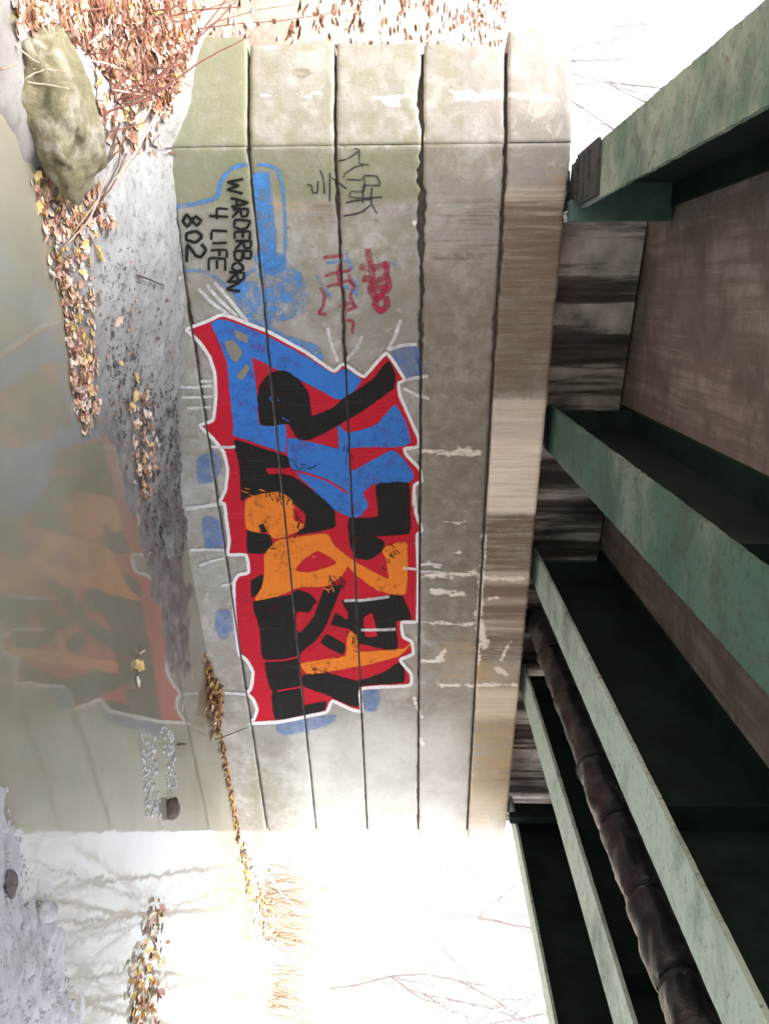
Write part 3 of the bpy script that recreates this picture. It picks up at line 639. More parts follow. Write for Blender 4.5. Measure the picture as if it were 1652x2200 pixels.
# spray rays and overspray
film_set('white_spray_rays', ribs([A((215, 55), (300, 140), (390, 205)), A((262, 30), (330, 110), (440, 215)), A((310, 15), (400, 120), (500, 245)), A((975, 285), (1000, 390), (1035, 490)), A((1180, 330), (1150, 400), (1080, 480)), A((1405, 235), (1375, 330), (1330, 415)), A((1335, 412), (1420, 385), (1500, 380)),
    A((1440, 590), (1500, 578), (1570, 572)), A((1420, 640), (1500, 680), (1575, 705))], 9) + ribs([A((110, 632), (200, 634), (295, 625)), A((215, 600), (290, 598)), A((120, 692), (200, 692), (295, 690)), A((150, 757), (220, 755), (290, 752)), A((140, 1345), (250, 1335), (345, 1310)), A((430, 985), (390, 990), (290, 985))], 7) +
    ribs([B((0, 128), (100, 110), (240, 95)), B((30, 388), (140, 384), (260, 388)), B((90, 490), (160, 462), (250, 440)), B((230, 620), (300, 605)), B((245, 1310), (320, 1312), (400, 1322)), B((1495, 490), (1570, 482), (1652, 492)), B((1500, 535), (1570, 532), (1640, 538)), B((1020, 720), (1160, 712), (1310, 690)), B((1130, 905), (1250, 905), (1350, 900)), B((1400, 505), (1495, 515))], 7), P_WHITEH, 6, 'thin white spray rays around the graffiti piece')
film_set('blue_overspray', [feather(S(q), 9) for q in [A((1362, 425), (1440, 400), (1500, 408), (1535, 540), (1510, 575), (1430, 578)), A((220, 1060), (300, 1030), (345, 1090), (300, 1180), (220, 1190)), B((120, 190), (200, 200), (230, 260), (240, 380), (140, 360)), B((205, 800), (270, 790), (290, 900), (240, 960), (205, 900)), B((1155, 1290), (1220, 1290), (1240, 1350), (1210, 1420), (1155, 1410)), B((590, 1530), (760, 1490), (960, 1470), (880, 1530), (640, 1575))]], paint('blue_haze', (.10, .24, .60), .50, .17, density=.8), 1, 'patches of blue overspray beside the graffiti piece', 'spray_patch')
film_set('sky_blue_outline', ribs([C((55, 690), (300, 650), (500, 600), (620, 570), (665, 480), (690, 340), (830, 150), (1000, 90), (1120, 85))], 11) + ribs([C((1200, 90), (1380, 100), (1500, 170), (1570, 400), (1600, 800), (1610, 1150), (1590, 1500))], 8) + ribs([C((165, 1590), (330, 1590), (480, 1610), (640, 1700), (800, 1840), (900, 1930)), C((1180, 1560), (1060, 1640), (1000, 1760), (940, 1880))], 9), P_SKY, 1, 'sky blue sprayed outline around the black lettering')
film('sky_blue_fill', feather(S(C((1165, 230), (1360, 215), (1390, 480), (1420, 800), (1470, 1100), (1460, 1400), (1560, 1450), (1440, 1560), (1280, 1540), (1230, 1000), (1180, 500))), 6), P_SKY, 1.6, abut, 'solid sky blue band of spray beside the lettering')
film_set('sky_blue_scratches', [feather(S(q), 9) for q in [A((520, 20), (600, 60), (620, 260), (700, 330), (900, 400), (940, 470), (850, 440), (640, 300), (510, 240), (420, 60)), A((630, -80), (800, -40), (850, 100), (820, 200), (640, 240), (610, 40)), A((560, -160), (700, -140), (760, -40), (600, 10), (560, -60))]], P_SKYH, .6, 'scratchy faded sky blue spray above the graffiti piece')
# hand lettering: strokes in unit cells, x right, y up
GL = {'W': [[(0, 1), (.25, 0), (.5, .7), (.75, 0), (1, 1)]], 'A': [[(0, 0), (.5, 1), (1, 0)], [(.2, .35), (.8, .35)]], 'R': [[(0, 0), (0, 1), (.8, .95), (.85, .6), (.05, .5), (1, 0)]], 'D': [[(0, 0), (.05, 1), (.8, .8), (.95, .4), (.6, .02), (0, 0)]],
      'E': [[(1, 1), (0, 1), (0, 0), (1, 0)], [(0, .5), (.8, .5)]], 'B': [[(0, 0), (0, 1), (.8, .9), (.7, .55), (.05, .52), (.95, .4), (.9, .05), (0, 0)]], 'O': [[(.5, 1), (.05, .6), (.2, .08), (.7, .02), (1, .5), (.75, .95), (.5, 1)]], 'N': [[(0, 0), (.05, 1), (.9, .05), (1, 1)]],
      '4': [[(.15, 1), (0, .42), (1, .42)], [(.75, 1), (.75, 0)]], 'L': [[(.05, 1), (0, .05), (1, 0)]], 'I': [[(.5, 1), (.5, 0)]], 'F': [[(0, 0), (0, 1), (1, 1)], [(0, .55), (.75, .55)]],
      '8': [[(.5, .5), (.1, .75), (.5, 1), (.9, .78), (.5, .5), (.05, .22), (.5, 0), (.95, .24), (.5, .5)]], '0': [[(.5, 1), (.05, .6), (.25, .05), (.75, .02), (1, .55), (.5, 1)]], '2': [[(0, .8), (.4, 1), (.9, .8), (.8, .5), (0, .05), (1.25, 0)]]}
def letters(spec, w, hgt_px, mat, name, label):
    polys = []; p_ = empty(name, WO); p_.parent = abut; p_.location = (0, 0, 0); ORG[p_.name] = ORG[abut.name]; p_['label'] = label
    for ch, bx, by, adv, hh in spec:              # bx,by = pixel of lower-left corner of the cell (picture x is up, y is right)
        film('letter', [q for st in GL[ch] for q in ribbon([(bx + q[1] * hh + 2.8 * noise.noise(Vector((q[0] * 2.3 + by * 1.7, q[1] * 2.3, 1))), by + q[0] * adv + 2.8 * noise.noise(Vector((q[0] * 2.3, q[1] * 2.3 + by * 1.7, 5)))) for q in st], w)], mat, 6.6, p_)
spec = [('W', 490, 383, 32, 34), ('A', 497, 424, 20, 36), ('R', 500, 448, 19, 34), ('D', 505, 472, 21, 34), ('E', 506, 497, 16, 32), ('R', 506, 517, 18, 34), ('B', 505, 538, 20, 36), ('O', 499, 562, 19, 25), ('R', 492, 585, 17, 34), ('N', 488, 605, 18, 30)]
letters(spec, 7.0, 34, P_BLACK, 'black_lettering', 'upper line of black hand lettering on the lowest wall course')
letters([('4', 450, 446, 24, 42), ('L', 455, 495, 20, 36), ('I', 457, 517, 8, 32), ('F', 455, 536, 17, 32), ('E', 450, 555, 26, 34)], 6.6, 36, P_BLACK, 'black_lettering', 'middle line of black hand lettering reading 4 LIFE')
letters([('8', 394, 460, 26, 38), ('0', 401, 494, 26, 36), ('2', 402, 524, 30, 40)], 8.2, 36, P_BLACK, 'black_lettering', 'lower line of black hand lettering reading 802')
film_set('marker_tag', ribs([D((700, 355), (780, 345), (880, 290), (950, 230), (890, 210)), D((950, 240), (950, 390), (1065, 405)), D((1000, 410), (900, 430), (780, 510), (760, 560)), D((790, 580), (980, 580), (1010, 530), (1150, 540), (1185, 600), (1190, 650), (1000, 650), (990, 860)), D((1010, 560), (1000, 720), (850, 720), (830, 780), (1000, 800), (1220, 785)), D((790, 855), (880, 830), (1100, 810)), D((1095, 670), (1090, 860), (1160, 985)), D((1080, 880), (980, 960), (880, 990), (760, 1010)), D((480, 470), (520, 560), (540, 750)), D((460, 600), (450, 740), (400, 740), (380, 650), (330, 640)), D((600, 500), (598, 840)), D((620, 560), (760, 660), (800, 690))], 4.2), P_TAG, 1, 'scribbled grey black marker tag on the third and fourth courses')
film_set('crimson_tag', ribs([D((520, 1500), (640, 1490), (760, 1480)), D((540, 1720), (640, 1690), (800, 1660), (860, 1620)), D((560, 1850), (680, 1820), (820, 1770), (900, 1850)), D((490, 1860), (540, 1960), (520, 2080), (470, 2160), (560, 2180)), D((720, 1560), (700, 1700), (720, 1850)), D((820, 1700), (880, 1850), (840, 1960), (900, 2080), (800, 2130), (760, 2230), (880, 2260), (860, 2400)), D((700, 2080), (850, 2040), (930, 2100))], 8) + ribs([D((1050, 1390), (1060, 1500), (1090, 1600), (1100, 1750), (980, 1750)), D((950, 1600), (1080, 1640), (1280, 1570)), D((1280, 1560), (1270, 1680), (1300, 1850), (1220, 1920)), D((1000, 1740), (1150, 1780), (1290, 1700)), D((1100, 1790), (1080, 1900), (1150, 1980), (1240, 1930)), D((1040, 1880), (1150, 1870), (1280, 1840)), D((1170, 1930), (1130, 2060), (1200, 2140), (1280, 2060), (1260, 1960))], 16), P_CRIM, 1, 'crimson sprayed tag above the graffiti piece')
film_set('blue_tag', ribs([D((560, 1560), (640, 1560), (740, 1530), (850, 1560)), D((780, 1440), (840, 1560), (860, 1640)), D((440, 1720), (520, 1840), (610, 1980)), D((760, 1830), (880, 1900), (930, 1960)), D((1330, 1560), (1390, 1600)), D((860, 1740), (920, 1840), (900, 1920))], 7), P_SKYH, 1.8, 'blue scribble mixed into the crimson tag')

# ------------------------------------------------------------------ bridge
BA = math.radians(-13.4)
BD = Vector((math.sin(BA), math.cos(BA), 0)); BN = Vector((math.cos(BA), -math.sin(BA), 0))
HF = 1.0; ZF = EYE.z + HF; ZD = EYE.z + 1.56
def BP(l, d, z): return Vector((0, 0, 0)) + BN * l + BD * d + Vector((0, 0, z))
def wall_d(l, off=0.):
    """distance along the beam where lateral l meets the wall plane (offset towards camera)"""
    o = BN * l; return ((WO + WNRM * off) - o).dot(WNRM) / BD.dot(WNRM)
bridge = empty('bridge', BP(2, 3, ZF))
tag(bridge, 'green painted steel girder bridge with concrete deck seen from below', 'bridge')
NEAR = -12.0  # bridge carried on unseen behind the camera to darken the wall
def strip(mb, l0, l1, z0, z1, d0f, d1f, n, jit):
    """long bar with slightly ragged long edges"""
    V = []; 
    for i in range(n + 1):
        t = i / n; d_l = d0f(l0) + (d1f - d0f(l0)) * t; d_r = d0f(l1) + (d1f - d0f(l1)) * t
        a, b = jit * (noise.noise(Vector((d_l * 5, l0, 1))) * .5 + noise.noise(Vector((d_l * 23, l0, 1)))), jit * (noise.noise(Vector((d_r * 5, l1, 5))) * .5 + noise.noise(Vector((d_r * 23, l1, 5))))
        V += [BP(l0 + a, d_l, z0), BP(l1 + b, d_r, z0), BP(l1 + b, d_r, z1), BP(l0 + a, d_l, z1)]
    Fc = [(0, 1, 2, 3)[::-1], tuple(4 * n + i for i in range(4))]
    for i in range(n):
        for j in range(4): Fc.append((4 * i + j, 4 * i + (j + 1) % 4, 4 * i + 4 + (j + 1) % 4, 4 * i + 4 + j))
    mb.add(V, Fc)
beams = [(-.825, -.53), (.745, 1.085), (1.985, 2.28), (3.19, 3.50), (4.93, 5.16)]
labels = ['broad outer girder over the wing wall', 'girder over the blue top of the graffiti piece', 'girder beside the wrapped pipe', 'narrow girder on the far side of the pipe', 'outermost girder against the bright sky']
for (l0, l1), lab in zip(beams, labels):
    c0 = (l0 + l1) / 2; endf = lambda l: wall_d(l, -.33)
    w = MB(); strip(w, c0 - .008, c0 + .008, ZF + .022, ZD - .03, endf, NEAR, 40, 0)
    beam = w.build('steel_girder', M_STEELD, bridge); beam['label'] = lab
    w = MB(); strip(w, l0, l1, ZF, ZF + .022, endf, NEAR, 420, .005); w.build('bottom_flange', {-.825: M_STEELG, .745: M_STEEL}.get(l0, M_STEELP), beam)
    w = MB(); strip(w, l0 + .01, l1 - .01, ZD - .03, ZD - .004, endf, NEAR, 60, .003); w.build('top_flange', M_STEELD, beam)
    d = wall_d(c0, .06)
    for sgn in (-1, 1):
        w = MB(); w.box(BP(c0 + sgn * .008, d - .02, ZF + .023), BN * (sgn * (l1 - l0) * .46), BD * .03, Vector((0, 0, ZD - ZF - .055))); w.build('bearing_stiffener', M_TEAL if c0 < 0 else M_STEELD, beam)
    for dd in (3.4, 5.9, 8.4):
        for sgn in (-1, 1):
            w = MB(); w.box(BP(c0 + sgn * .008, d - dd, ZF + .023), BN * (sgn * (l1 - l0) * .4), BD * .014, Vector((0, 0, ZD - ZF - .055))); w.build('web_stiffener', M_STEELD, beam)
    w = MB(); db = wall_d(c0, -.30); w.box(BP(l0 + .03, db, 2.682), BN * (l1 - l0 - .06), BD * .24, Vector((0, 0, ZF - 2.684))); w.build('bearing_plate', M_PLATE, beam)
# sole plate with ribs under the outer girder, the lower tab of its stiffener, and the bar beside the farthest girder
l0, l1 = beams[0]; d = wall_d((l0 + l1) / 2, .0)
w = MB(); w.box(BP(l0 - .01, d - .62, ZF - .022), BN * (l1 - l0 - .005), BD * .60, Vector((0, 0, .019)))
for q in range(3): w.box(BP(l0 + .02, d - .10 - .17 * q, ZF - .040), BN * (l1 - l0 - .05), BD * .035, Vector((0, 0, .0175)))
w.build('sole_plate', M_PLATE, bridge)
p = on_z(1092, 1752, 0); l4 = beams[4][0]
dE = wall_d(l4, .12)
w = MB(); w.box(BP(l4 - .10, dE - .06, ZF - .06), BN * .07, BD * .09, Vector((0, 0, .5))); w.build('hanger_bar', M_STEELD, bridge)
w = MB(); w.box(BP(beams[0][1] - .05, wall_d(beams[0][1], .12), ZF - .06), BN * .12, BD * .10, Vector((0, 0, .60))); w.build('corner_bracket', M_TEAL, bridge)
# deck slab with a formed underside, in bays between the girders
edges = [beams[0][0] - .22] + [(a + b) / 2 for a, b in beams[1:-1]] + [beams[4][1] + .22]
edges = [beams[0][0] - .22, (beams[1][0] + beams[1][1]) / 2, (beams[2][0] + beams[2][1]) / 2, (beams[3][0] + beams[3][1]) / 2, beams[4][1] + .22]
for a, b in zip(edges[:-1], edges[1:]):
    w = MB(); strip(w, a + .002, b - .002, ZD, ZD + .28, lambda l: wall_d(l, -.9), NEAR, 30, 0); w.build('deck_slab', M_DECK, bridge)
for l0_, l1_ in ((edges[0], edges[0] + .2), (edges[-1] - .2, edges[-1])):
    w = MB(); strip(w, l0_, l1_, ZD + .282, ZD + .55, lambda l: wall_d(l, -.9), NEAR, 10, 0); w.build('deck_curb', M_DECK, bridge)
# ------------------------------------------------------------------ wrapped pipe
LP, HP, RP = 2.63, 1.055, .096
pipe = empty('wrapped_pipe', BP(LP, 3, EYE.z + HP)); tag(pipe, 'dark wrapped utility pipe slung between two green girders', 'pipe')
dw = wall_d(LP, -.3)
# joints seen at these picture points
cuts = [dw]
for x, y in [(1200, 1490), (1297, 1800), (1355, 1960), (1420, 2150)]:
    r = ray(x, y); t = (HP - .07) / r.z; cuts.append((r * t).dot(BD))
cuts += [cuts[-1] - 1.3, cuts[-1] - 3.0, NEAR]
for k in range(len(cuts) - 1):
    a, b = cuts[k] - .006, cuts[k + 1] + .006; n = max(8, int(abs(a - b) / .03)); sag = .0
    pts, rad = [], []
    w = MB(); nv = 28; r0 = RP * (1 + .03 * (k % 2))
    base = 0
    for i in range(n + 1):
        t = i / n; d = a + (b - a) * t; e = min(t, 1 - t) * abs(a - b)
        for j in range(nv):
            an = 2 * math.pi * j / nv
            rr = r0 + .019 * noise.noise(Vector((d * 6, math.cos(an) * 1.6, math.sin(an) * 1.6 + k))) + .007 * noise.noise(Vector((d * 30 + 6 * an, math.cos(an) * 3, k * 3.)))
            if e < .02: rr -= .012 * (1 - e / .02)
            w.v.append(BP(LP + rr * math.cos(an), d, EYE.z + HP + rr * math.sin(an)))
    for i in range(n):
        for j in range(nv): w.f.append((i * nv + j, i * nv + (j + 1) % nv, (i + 1) * nv + (j + 1) % nv, (i + 1) * nv + j))
    w.f.append(tuple(range(nv))); w.f.append(tuple(n * nv + j for j in range(nv - 1, -1, -1)))
    w.build('wrap_section', M_PIPE, pipe, True)
    if k:
        w = MB(); w.tube([BP(LP, cuts[k] - .016, EYE.z + HP), BP(LP, cuts[k] + .016, EYE.z + HP)], RP * .9, 24); w.build('joint_band', M_BAND, pipe, True)
for d in (dw - .95, dw - 2.6, dw - 4.6):
    w = MB(); an = [math.pi + math.pi * q / 10 for q in range(11)]
    pts = [BP(LP - RP - .012, d, ZD)] + [BP(LP + (RP + .012) * math.cos(t), d, EYE.z + HP + (RP + .012) * math.sin(t)) for t in an] + [BP(LP + RP + .012, d, ZD)]
    w.tube(pts, .006, 6); w.build('hanger_rod', M_BAND, pipe)

# ------------------------------------------------------------------ natural things
def march(x, y):
    """points where picture rays meet the ground sheet or the water (arrays in, world points out)"""
    x, y = np.atleast_1d(x).astype(float), np.atleast_1d(y).astype(float)
    r = np.array([tuple(ray(a, b)) for a, b in zip(x, y)])
    t = np.full(len(x), 2.0); done = np.zeros(len(x), bool)
    for _ in range(700):
        P = np.array(EYE) + r * t[:, None]; g = np.maximum(hgt(P[:, 0], P[:, 1]), 0.0)
        hit = P[:, 2] <= g; done |= hit
        t = np.where(done, t, t + .02)
        if done.all(): break
    P = np.array(EYE) + r * t[:, None]; P[:, 2] = np.maximum(hgt(P[:, 0], P[:, 1]), 0.0)
    return P, done
LEAFCOL = [(.70, .42, .28), (.76, .56, .44), (.82, .70, .60), (.56, .30, .20), (.72, .52, .22), (.85, .77, .70), (.36, .17, .12), (.72, .50, .42), (.74, .56, .20)]
def leaf_geo(p, size, yaw, tilt, roll, cup):
    """nine-point lobed leaf, folded on its midrib"""
    rows = [(-.5, 0), (-.28, .20), (-.12, .34), (.02, .22), (.18, .30), (.34, .14), (.5, 0)]
    R = Matrix.Rotation(yaw, 3, 'Z') @ Matrix.Rotation(tilt, 3, 'Y') @ Matrix.Rotation(roll, 3, 'X')
    mid = [(-.5, 0, 0), (-.12, 0, -cup * .3), (.18, 0, -cup * .3), (.5, 0, cup * .6)]
    Lf = [(x, w, cup * w * 1.6 + cup * .5 * x * x) for x, w in rows[1:-1]]; Rt = [(x, -w, cup * w * 1.6 + cup * .5 * x * x) for x, w in rows[1:-1]]
    v = mid + Lf + Rt     # 0-3 mid, 4-8 left, 9-13 right
    f = [(0, 1, 4), (4, 1, 5), (5, 1, 6), (6, 1, 2), (6, 2, 7), (7, 2, 8), (8, 2, 3)]
    g = [(0, 9, 1), (9, 10, 1), (10, 11, 1), (11, 2, 1), (11, 12, 2), (12, 13, 2), (13, 3, 2)]
    return [Vector(p) + R @ (Vector(q) * size) for q in v], f + g
def in_poly(x, y, poly):
    ins = np.zeros(len(x), bool); n = len(poly)
    for i in range(n):
        (x0, y0), (x1, y1) = poly[i], poly[(i + 1) % n]
        c = ((y0 > y) != (y1 > y)) & (x < (x1 - x0) * (y - y0) / (y1 - y0 + 1e-12) + x0); ins ^= c
    return ins
def sample_poly(poly, n):
    P = np.array(poly); out = []
    while len(out) < n:
        x = rng.uniform(P[:, 0].min(), P[:, 0].max(), n * 3); y = rng.uniform(P[:, 1].min(), P[:, 1].max(), n * 3)
        k = in_poly(x, y, poly); out += list(zip(x[k], y[k]))
    out = np.array(out[:n]); return out[:, 0], out[:, 1]
def leaf_mass(name, pts, smin, smax, label, cols=None, cat='leaves', lift=.012, kind='stuff'):
    V, Fc, Cc = [], [], []
    for p in pts:
        v, f = leaf_geo(Vector(p) + Vector((0, 0, random.uniform(.002, lift))), random.uniform(smin, smax), random.uniform(0, 6.28), random.gauss(0, .28), random.gauss(0, .28), random.uniform(-.1, .35))
        b = len(V); V += v; Fc += [tuple(b + i for i in q) for q in f]
        c = random.choice(cols or LEAFCOL); k = random.uniform(.75, 1.15); Cc += [(c[0] * k, c[1] * k, c[2] * k, 1)] * len(v)
    o = mk(name, V, Fc, M_LEAF); setcol(o, 'leafcol', Cc); tag(o, label, cat, kind=kind); return o
def litter_px(polys):
    out = []
    for poly, n in polys:
        x, y = sample_poly(poly, n); P, d = march(x, y); out += [tuple(p) for p, k in zip(P, d) if k]
    return out
pts = litter_px([([(0, 0), (430, 0), (425, 60), (360, 240), (250, 200), (190, 100), (0, 60)], 2300), ([(200, 120), (360, 240), (330, 300), (250, 330), (200, 250)], 120)])
for _ in range(1800):
    a, b = rng.uniform(-7, -2.5), rng.uniform(2.0, 8.5)
    if a > -2.7 and b > 4.9: continue
    pts.append((a, b, hgt(a, b)[0]))
pts = [p for p in pts if p[2] > .03]
leaf_mass('leaf_litter', pts, .03, .13, 'thick brown and tan leaf litter on the slope left of the wing wall', [LEAFCOL[q] for q in (0, 0, 1, 1, 1, 2, 2, 2, 3, 3, 5, 5, 6, 7, 7, 7, 8)])
pts = litter_px([([(70, 380), (150, 400), (190, 560), (200, 700), (215, 880), (190, 945), (170, 930), (150, 830), (135, 660), (105, 590)], 330), ([(105, 570), (150, 600), (185, 760), (180, 935), (150, 830), (132, 640)], 150), ([(60, 380), (200, 330), (240, 480), (190, 520), (100, 500)], 220)])
leaf_mass('leaf_litter', pts, .03, .075, 'band of orange leaves along the water edge of the mud bank')
pts = litter_px([([(268, 850), (320, 830), (330, 900), (325, 980), (300, 1060), (270, 1000)], 120), ([(295, 1000), (325, 1000), (310, 1080), (290, 1075)], 25)])
leaf_mass('leaf_litter', pts, .03, .07, 'clump of orange leaves on the wet mud below the wall', lift=.05)
pts = litter_px([([(230, 520), (330, 560), (380, 700), (385, 1000), (395, 1230), (330, 1230), (270, 1000), (225, 800)], 150)])
leaf_mass('leaf_bits', pts, .012, .04, 'small brown leaf bits strewn over the mud under the wall', [(.30, .16, .1), (.2, .1, .07), (.45, .3, .18), (.14, .09, .07)])
pts = []
for s in np.concatenate([rng.normal(4.5, .16, 300), rng.uniform(4.3, 6.6, 330)]):
    wd = .05 + .10 * max(0, 1 - abs(s - 4.55) * 2.0); q = W(s, 0, abs(rng.normal(0.02, wd)) + .02)
    pts.append((q.x, q.y, max(0, hgt(q.x, q.y)[0]) + (.10 * max(0, 1 - abs(s - 4.55) * 2.5)) * rng.uniform(0, 1)))
leaf_mass('leaf_drift', pts, .03, .075, 'drift of yellow and brown leaves at the waterline against the wall', [(.5, .27, .08), (.68, .46, .12), (.30, .13, .07), (.62, .42, .28), (.2, .09, .06)])
pts = litter_px([([(335, 1930), (352, 1960), (335, 2080), (330, 2200), (280, 2200), (275, 2080), (305, 1990)], 95), ([(300, 1960), (360, 1950), (345, 2200), (260, 2200)], 40)])
leaf_mass('leaf_raft', pts, .04, .09, 'floating raft of orange leaves in the bright water', [(.62, .36, .08), (.42, .2, .09), (.7, .5, .14), (.3, .13, .1), (.75, .62, .5)], lift=.03)
pts = []
for t in np.linspace(0, 1, 260):
    q = Vector((3.45 + 1.5 * t + rng.normal(0, .06), 9.05 + 1.2 * t + rng.normal(0, .10), 0)); pts.append((q.x, q.y, max(0, hgt(q.x, q.y)[0])))
leaf_mass('leaf_drift', pts, .04, .08, 'line of orange leaves washed up beyond the end of the wall', [(.7, .42, .12), (.5, .3, .16), (.66, .5, .34)])

pts = []
for _ in range(2600):
    a, b = rng.uniform(-7.5, -1.6), rng.uniform(6.2, 12.5); pts.append((a, b, hgt(a, b)[0]))
leaf_mass('leaf_litter', pts, .05, .12, 'pale sunlit leaves over the hillside behind the wing wall', [(.36, .22, .16), (.46, .31, .24), (.32, .19, .14), (.5, .38, .31)])
# boulders
def boulder(name, center, rad, rot, mat, label, seed, cat='boulder', group=None, sub=4, amp=.16):
    import bmesh
    bm = bmesh.new(); bmesh.ops.create_icosphere(bm, subdivisions=sub, radius=1.0)
    R = Matrix.Rotation(rot[2], 3, 'Z') @ Matrix.Rotation(rot[1], 3, 'Y') @ Matrix.Rotation(rot[0], 3, 'X')
    V = []
    for v in bm.verts:
        p = v.co.copy(); k = 1 + amp * noise.noise(p * 1.3 + Vector((seed, 0, 0))) + amp * .55 * noise.noise(p * 3.1 + Vector((0, seed, 0))) + amp * .2 * noise.noise(p * 8 + Vector((seed, 1, 0)))
        ridge = abs(noise.noise(p * 1.9 + Vector((seed * 2, 3, 1)))); k -= amp * .5 * max(0, .18 - ridge) / .18
        q = p * k; q = Vector((q.x * rad[0], q.y * rad[1], q.z * rad[2])); V.append(Vector(center) + R @ q)
    Fc = [tuple(x.index for x in f.verts) for f in bm.faces]; bm.free()
    o = mk(name, V, Fc, mat, None, True, loc=center); tag(o, label, cat, group); return o
boulder('boulder', on_y(112, 212, 4.12), (.43, .29, .20), (0, math.radians(-14), math.radians(10)), M_ROCK, 'big mossy brown boulder at the water edge', 2.3, sub=5, amp=.19)
boulder('boulder', on_y(8, 60, 3.9), (.17, .2, .13), (0, 0, .4), M_ROCK, 'smaller mossy stone at the corner beside the big boulder', 5.1)
boulder('boulder', on_y(455, 45, 6.0) + Vector((-.35, 0, -.15)), (.3, .25, .22), (0, .2, .4), M_ROCK, 'stone half hidden on the leafy slope behind the stems', 8.2)

# pebbles of the spit and on the gravel bar
def pebbles(name, polys, rmin, rmax, label, seed):
    V, Fc = [], []
    import bmesh
    bm = bmesh.new(); bmesh.ops.create_icosphere(bm, subdivisions=1, radius=1.0); bv = [v.co.copy() for v in bm.verts]; bf = [tuple(x.index for x in f.verts) for f in bm.faces]; bm.free()
    for poly, n in polys:
        x, y = sample_poly(poly, n); P, d = march(x, y)
        for p, k in zip(P, d):
            if not k: continue
            r = random.uniform(rmin, rmax) * random.uniform(.6, 1.2); sx, sy, sz = r * random.uniform(.8, 1.5), r * random.uniform(.8, 1.3), r * random.uniform(.45, .8)
            b = len(V); an = random.uniform(0, 6.28); ca, sa = math.cos(an), math.sin(an)
            for v in bv:
                j = 1 + .25 * noise.noise(v * 1.7 + Vector((p[0] * 31, p[1] * 31, 0))); X, Y, Z = v.x * sx * j, v.y * sy * j, v.z * sz * j
                V.append(Vector((p[0] + X * ca - Y * sa, p[1] + X * sa + Y * ca, p[2] + Z + sz * .2)))
            Fc += [tuple(b + i for i in q) for q in bf]
    o = mk(name, V, Fc, M_STONE, None, True); tag(o, label, 'pebbles', kind='stuff'); return o
pebbles('pebble_spit', [([(300, 1570), (335, 1580), (345, 1750), (312, 1755)], 170), ([(345, 1560), (372, 1570), (378, 1690), (360, 1700)], 110)], .005, .019, 'spit of pale pebbles in the shallow water before the wall', 1)
pebbles('gravel', [([(0, 1700), (40, 1760), (65, 1900), (120, 2010), (165, 2150), (170, 2200), (0, 2200)], 420)], .003, .011, 'grey gravel on the near bar beside the bright water', 2)
M_SLAB = rock_mat('grey_slab', (.14, .13, .125), (.24, .225, .215), (.36, .345, .335))
_st = M_STONE; M_STONE = M_SLAB
pebbles('gravel', [([(200, 560), (300, 520), (330, 800), (300, 1000), (380, 1000), (380, 1180), (320, 1180), (240, 950)], 500)], .002, .009, 'fine gravel scattered on the mud below the wall', 3)
M_STONE = _st
M_CLOD = simple_noise('dark_wet_clod', (.07, .06, .058), (.20, .175, .165), 20, .8)
_st = M_STONE; M_STONE = M_CLOD
pebbles('mud_clods', [([(300, 840), (395, 820), (392, 1000), (400, 1200), (330, 1200), (290, 1010)], 700), ([(225, 700), (300, 760), (320, 900), (260, 960), (235, 900)], 160), ([(360, 880), (395, 860), (392, 1020), (372, 1060)], 160)], .003, .016, 'dark wet clods and grit on the mud under the graffiti', 4)
M_STONE = _st
boulder('stone', on_z(372, 1738, .03), (.09, .06, .05), (0, .1, .3), M_TWIG_D, 'dark stone standing in the water at the end of the pebble spit', 3.3, 'stone', sub=3)
P, _ = march([92, 356], [1958, 1165])
boulder('stone', Vector(P[0]) + Vector((0, 0, .02)), (.07, .05, .05), (0, .2, .9), M_STONE, 'grey stone on the gravel bar', 6.3, 'stone', sub=3)
boulder('stone', Vector(P[1]) + Vector((0, 0, .02)), (.15, .06, .04), (0, .1, .8), M_SLAB, 'flat grey stone on the wet mud under the graffiti', 9.3, 'stone', sub=4, amp=.45)
P, _ = march([20], [1900])
boulder('stone', Vector(P[0]) + Vector((0, 0, .0)), (.07, .045, .03), (0, .1, .2), M_CLOD, 'dark brown stone on the gravel bar by the water', 4.3, 'stone', sub=3)

# single leaves big enough to tell apart
ORD = ['first', 'second', 'third', 'fourth', 'fifth', 'sixth', 'seventh', 'eighth', 'ninth', 'tenth', 'eleventh', 'twelfth', 'thirteenth', 'fourteenth', 'fifteenth', 'sixteenth', 'seventeenth', 'eighteenth', 'nineteenth', 'twentieth']
def cname(c): return {0: 'orange brown', 1: 'orange tan', 2: 'tan', 3: 'dark red brown', 4: 'yellow', 5: 'pale cream', 6: 'dark brown', 7: 'pinkish tan', 8: 'golden yellow'}[LEAFCOL.index(tuple(c))]
def single_leaf(x, y, size, c, label, group, up=0.):
    P, d = march([x], [y]); p = Vector(P[0]) + Vector((0, 0, .008 + up))
    v, f = leaf_geo(p, size, random.uniform(0, 6.28), random.gauss(0, .3), random.gauss(0, .35), random.uniform(.05, .35))
    label = cname(c) + ' ' + label
    o = mk('fallen_leaf', v, f, M_LEAF, None, False, loc=p); setcol(o, 'leafcol', [(*c, 1)] * len(v)); tag(o, label, 'leaf', group); return o
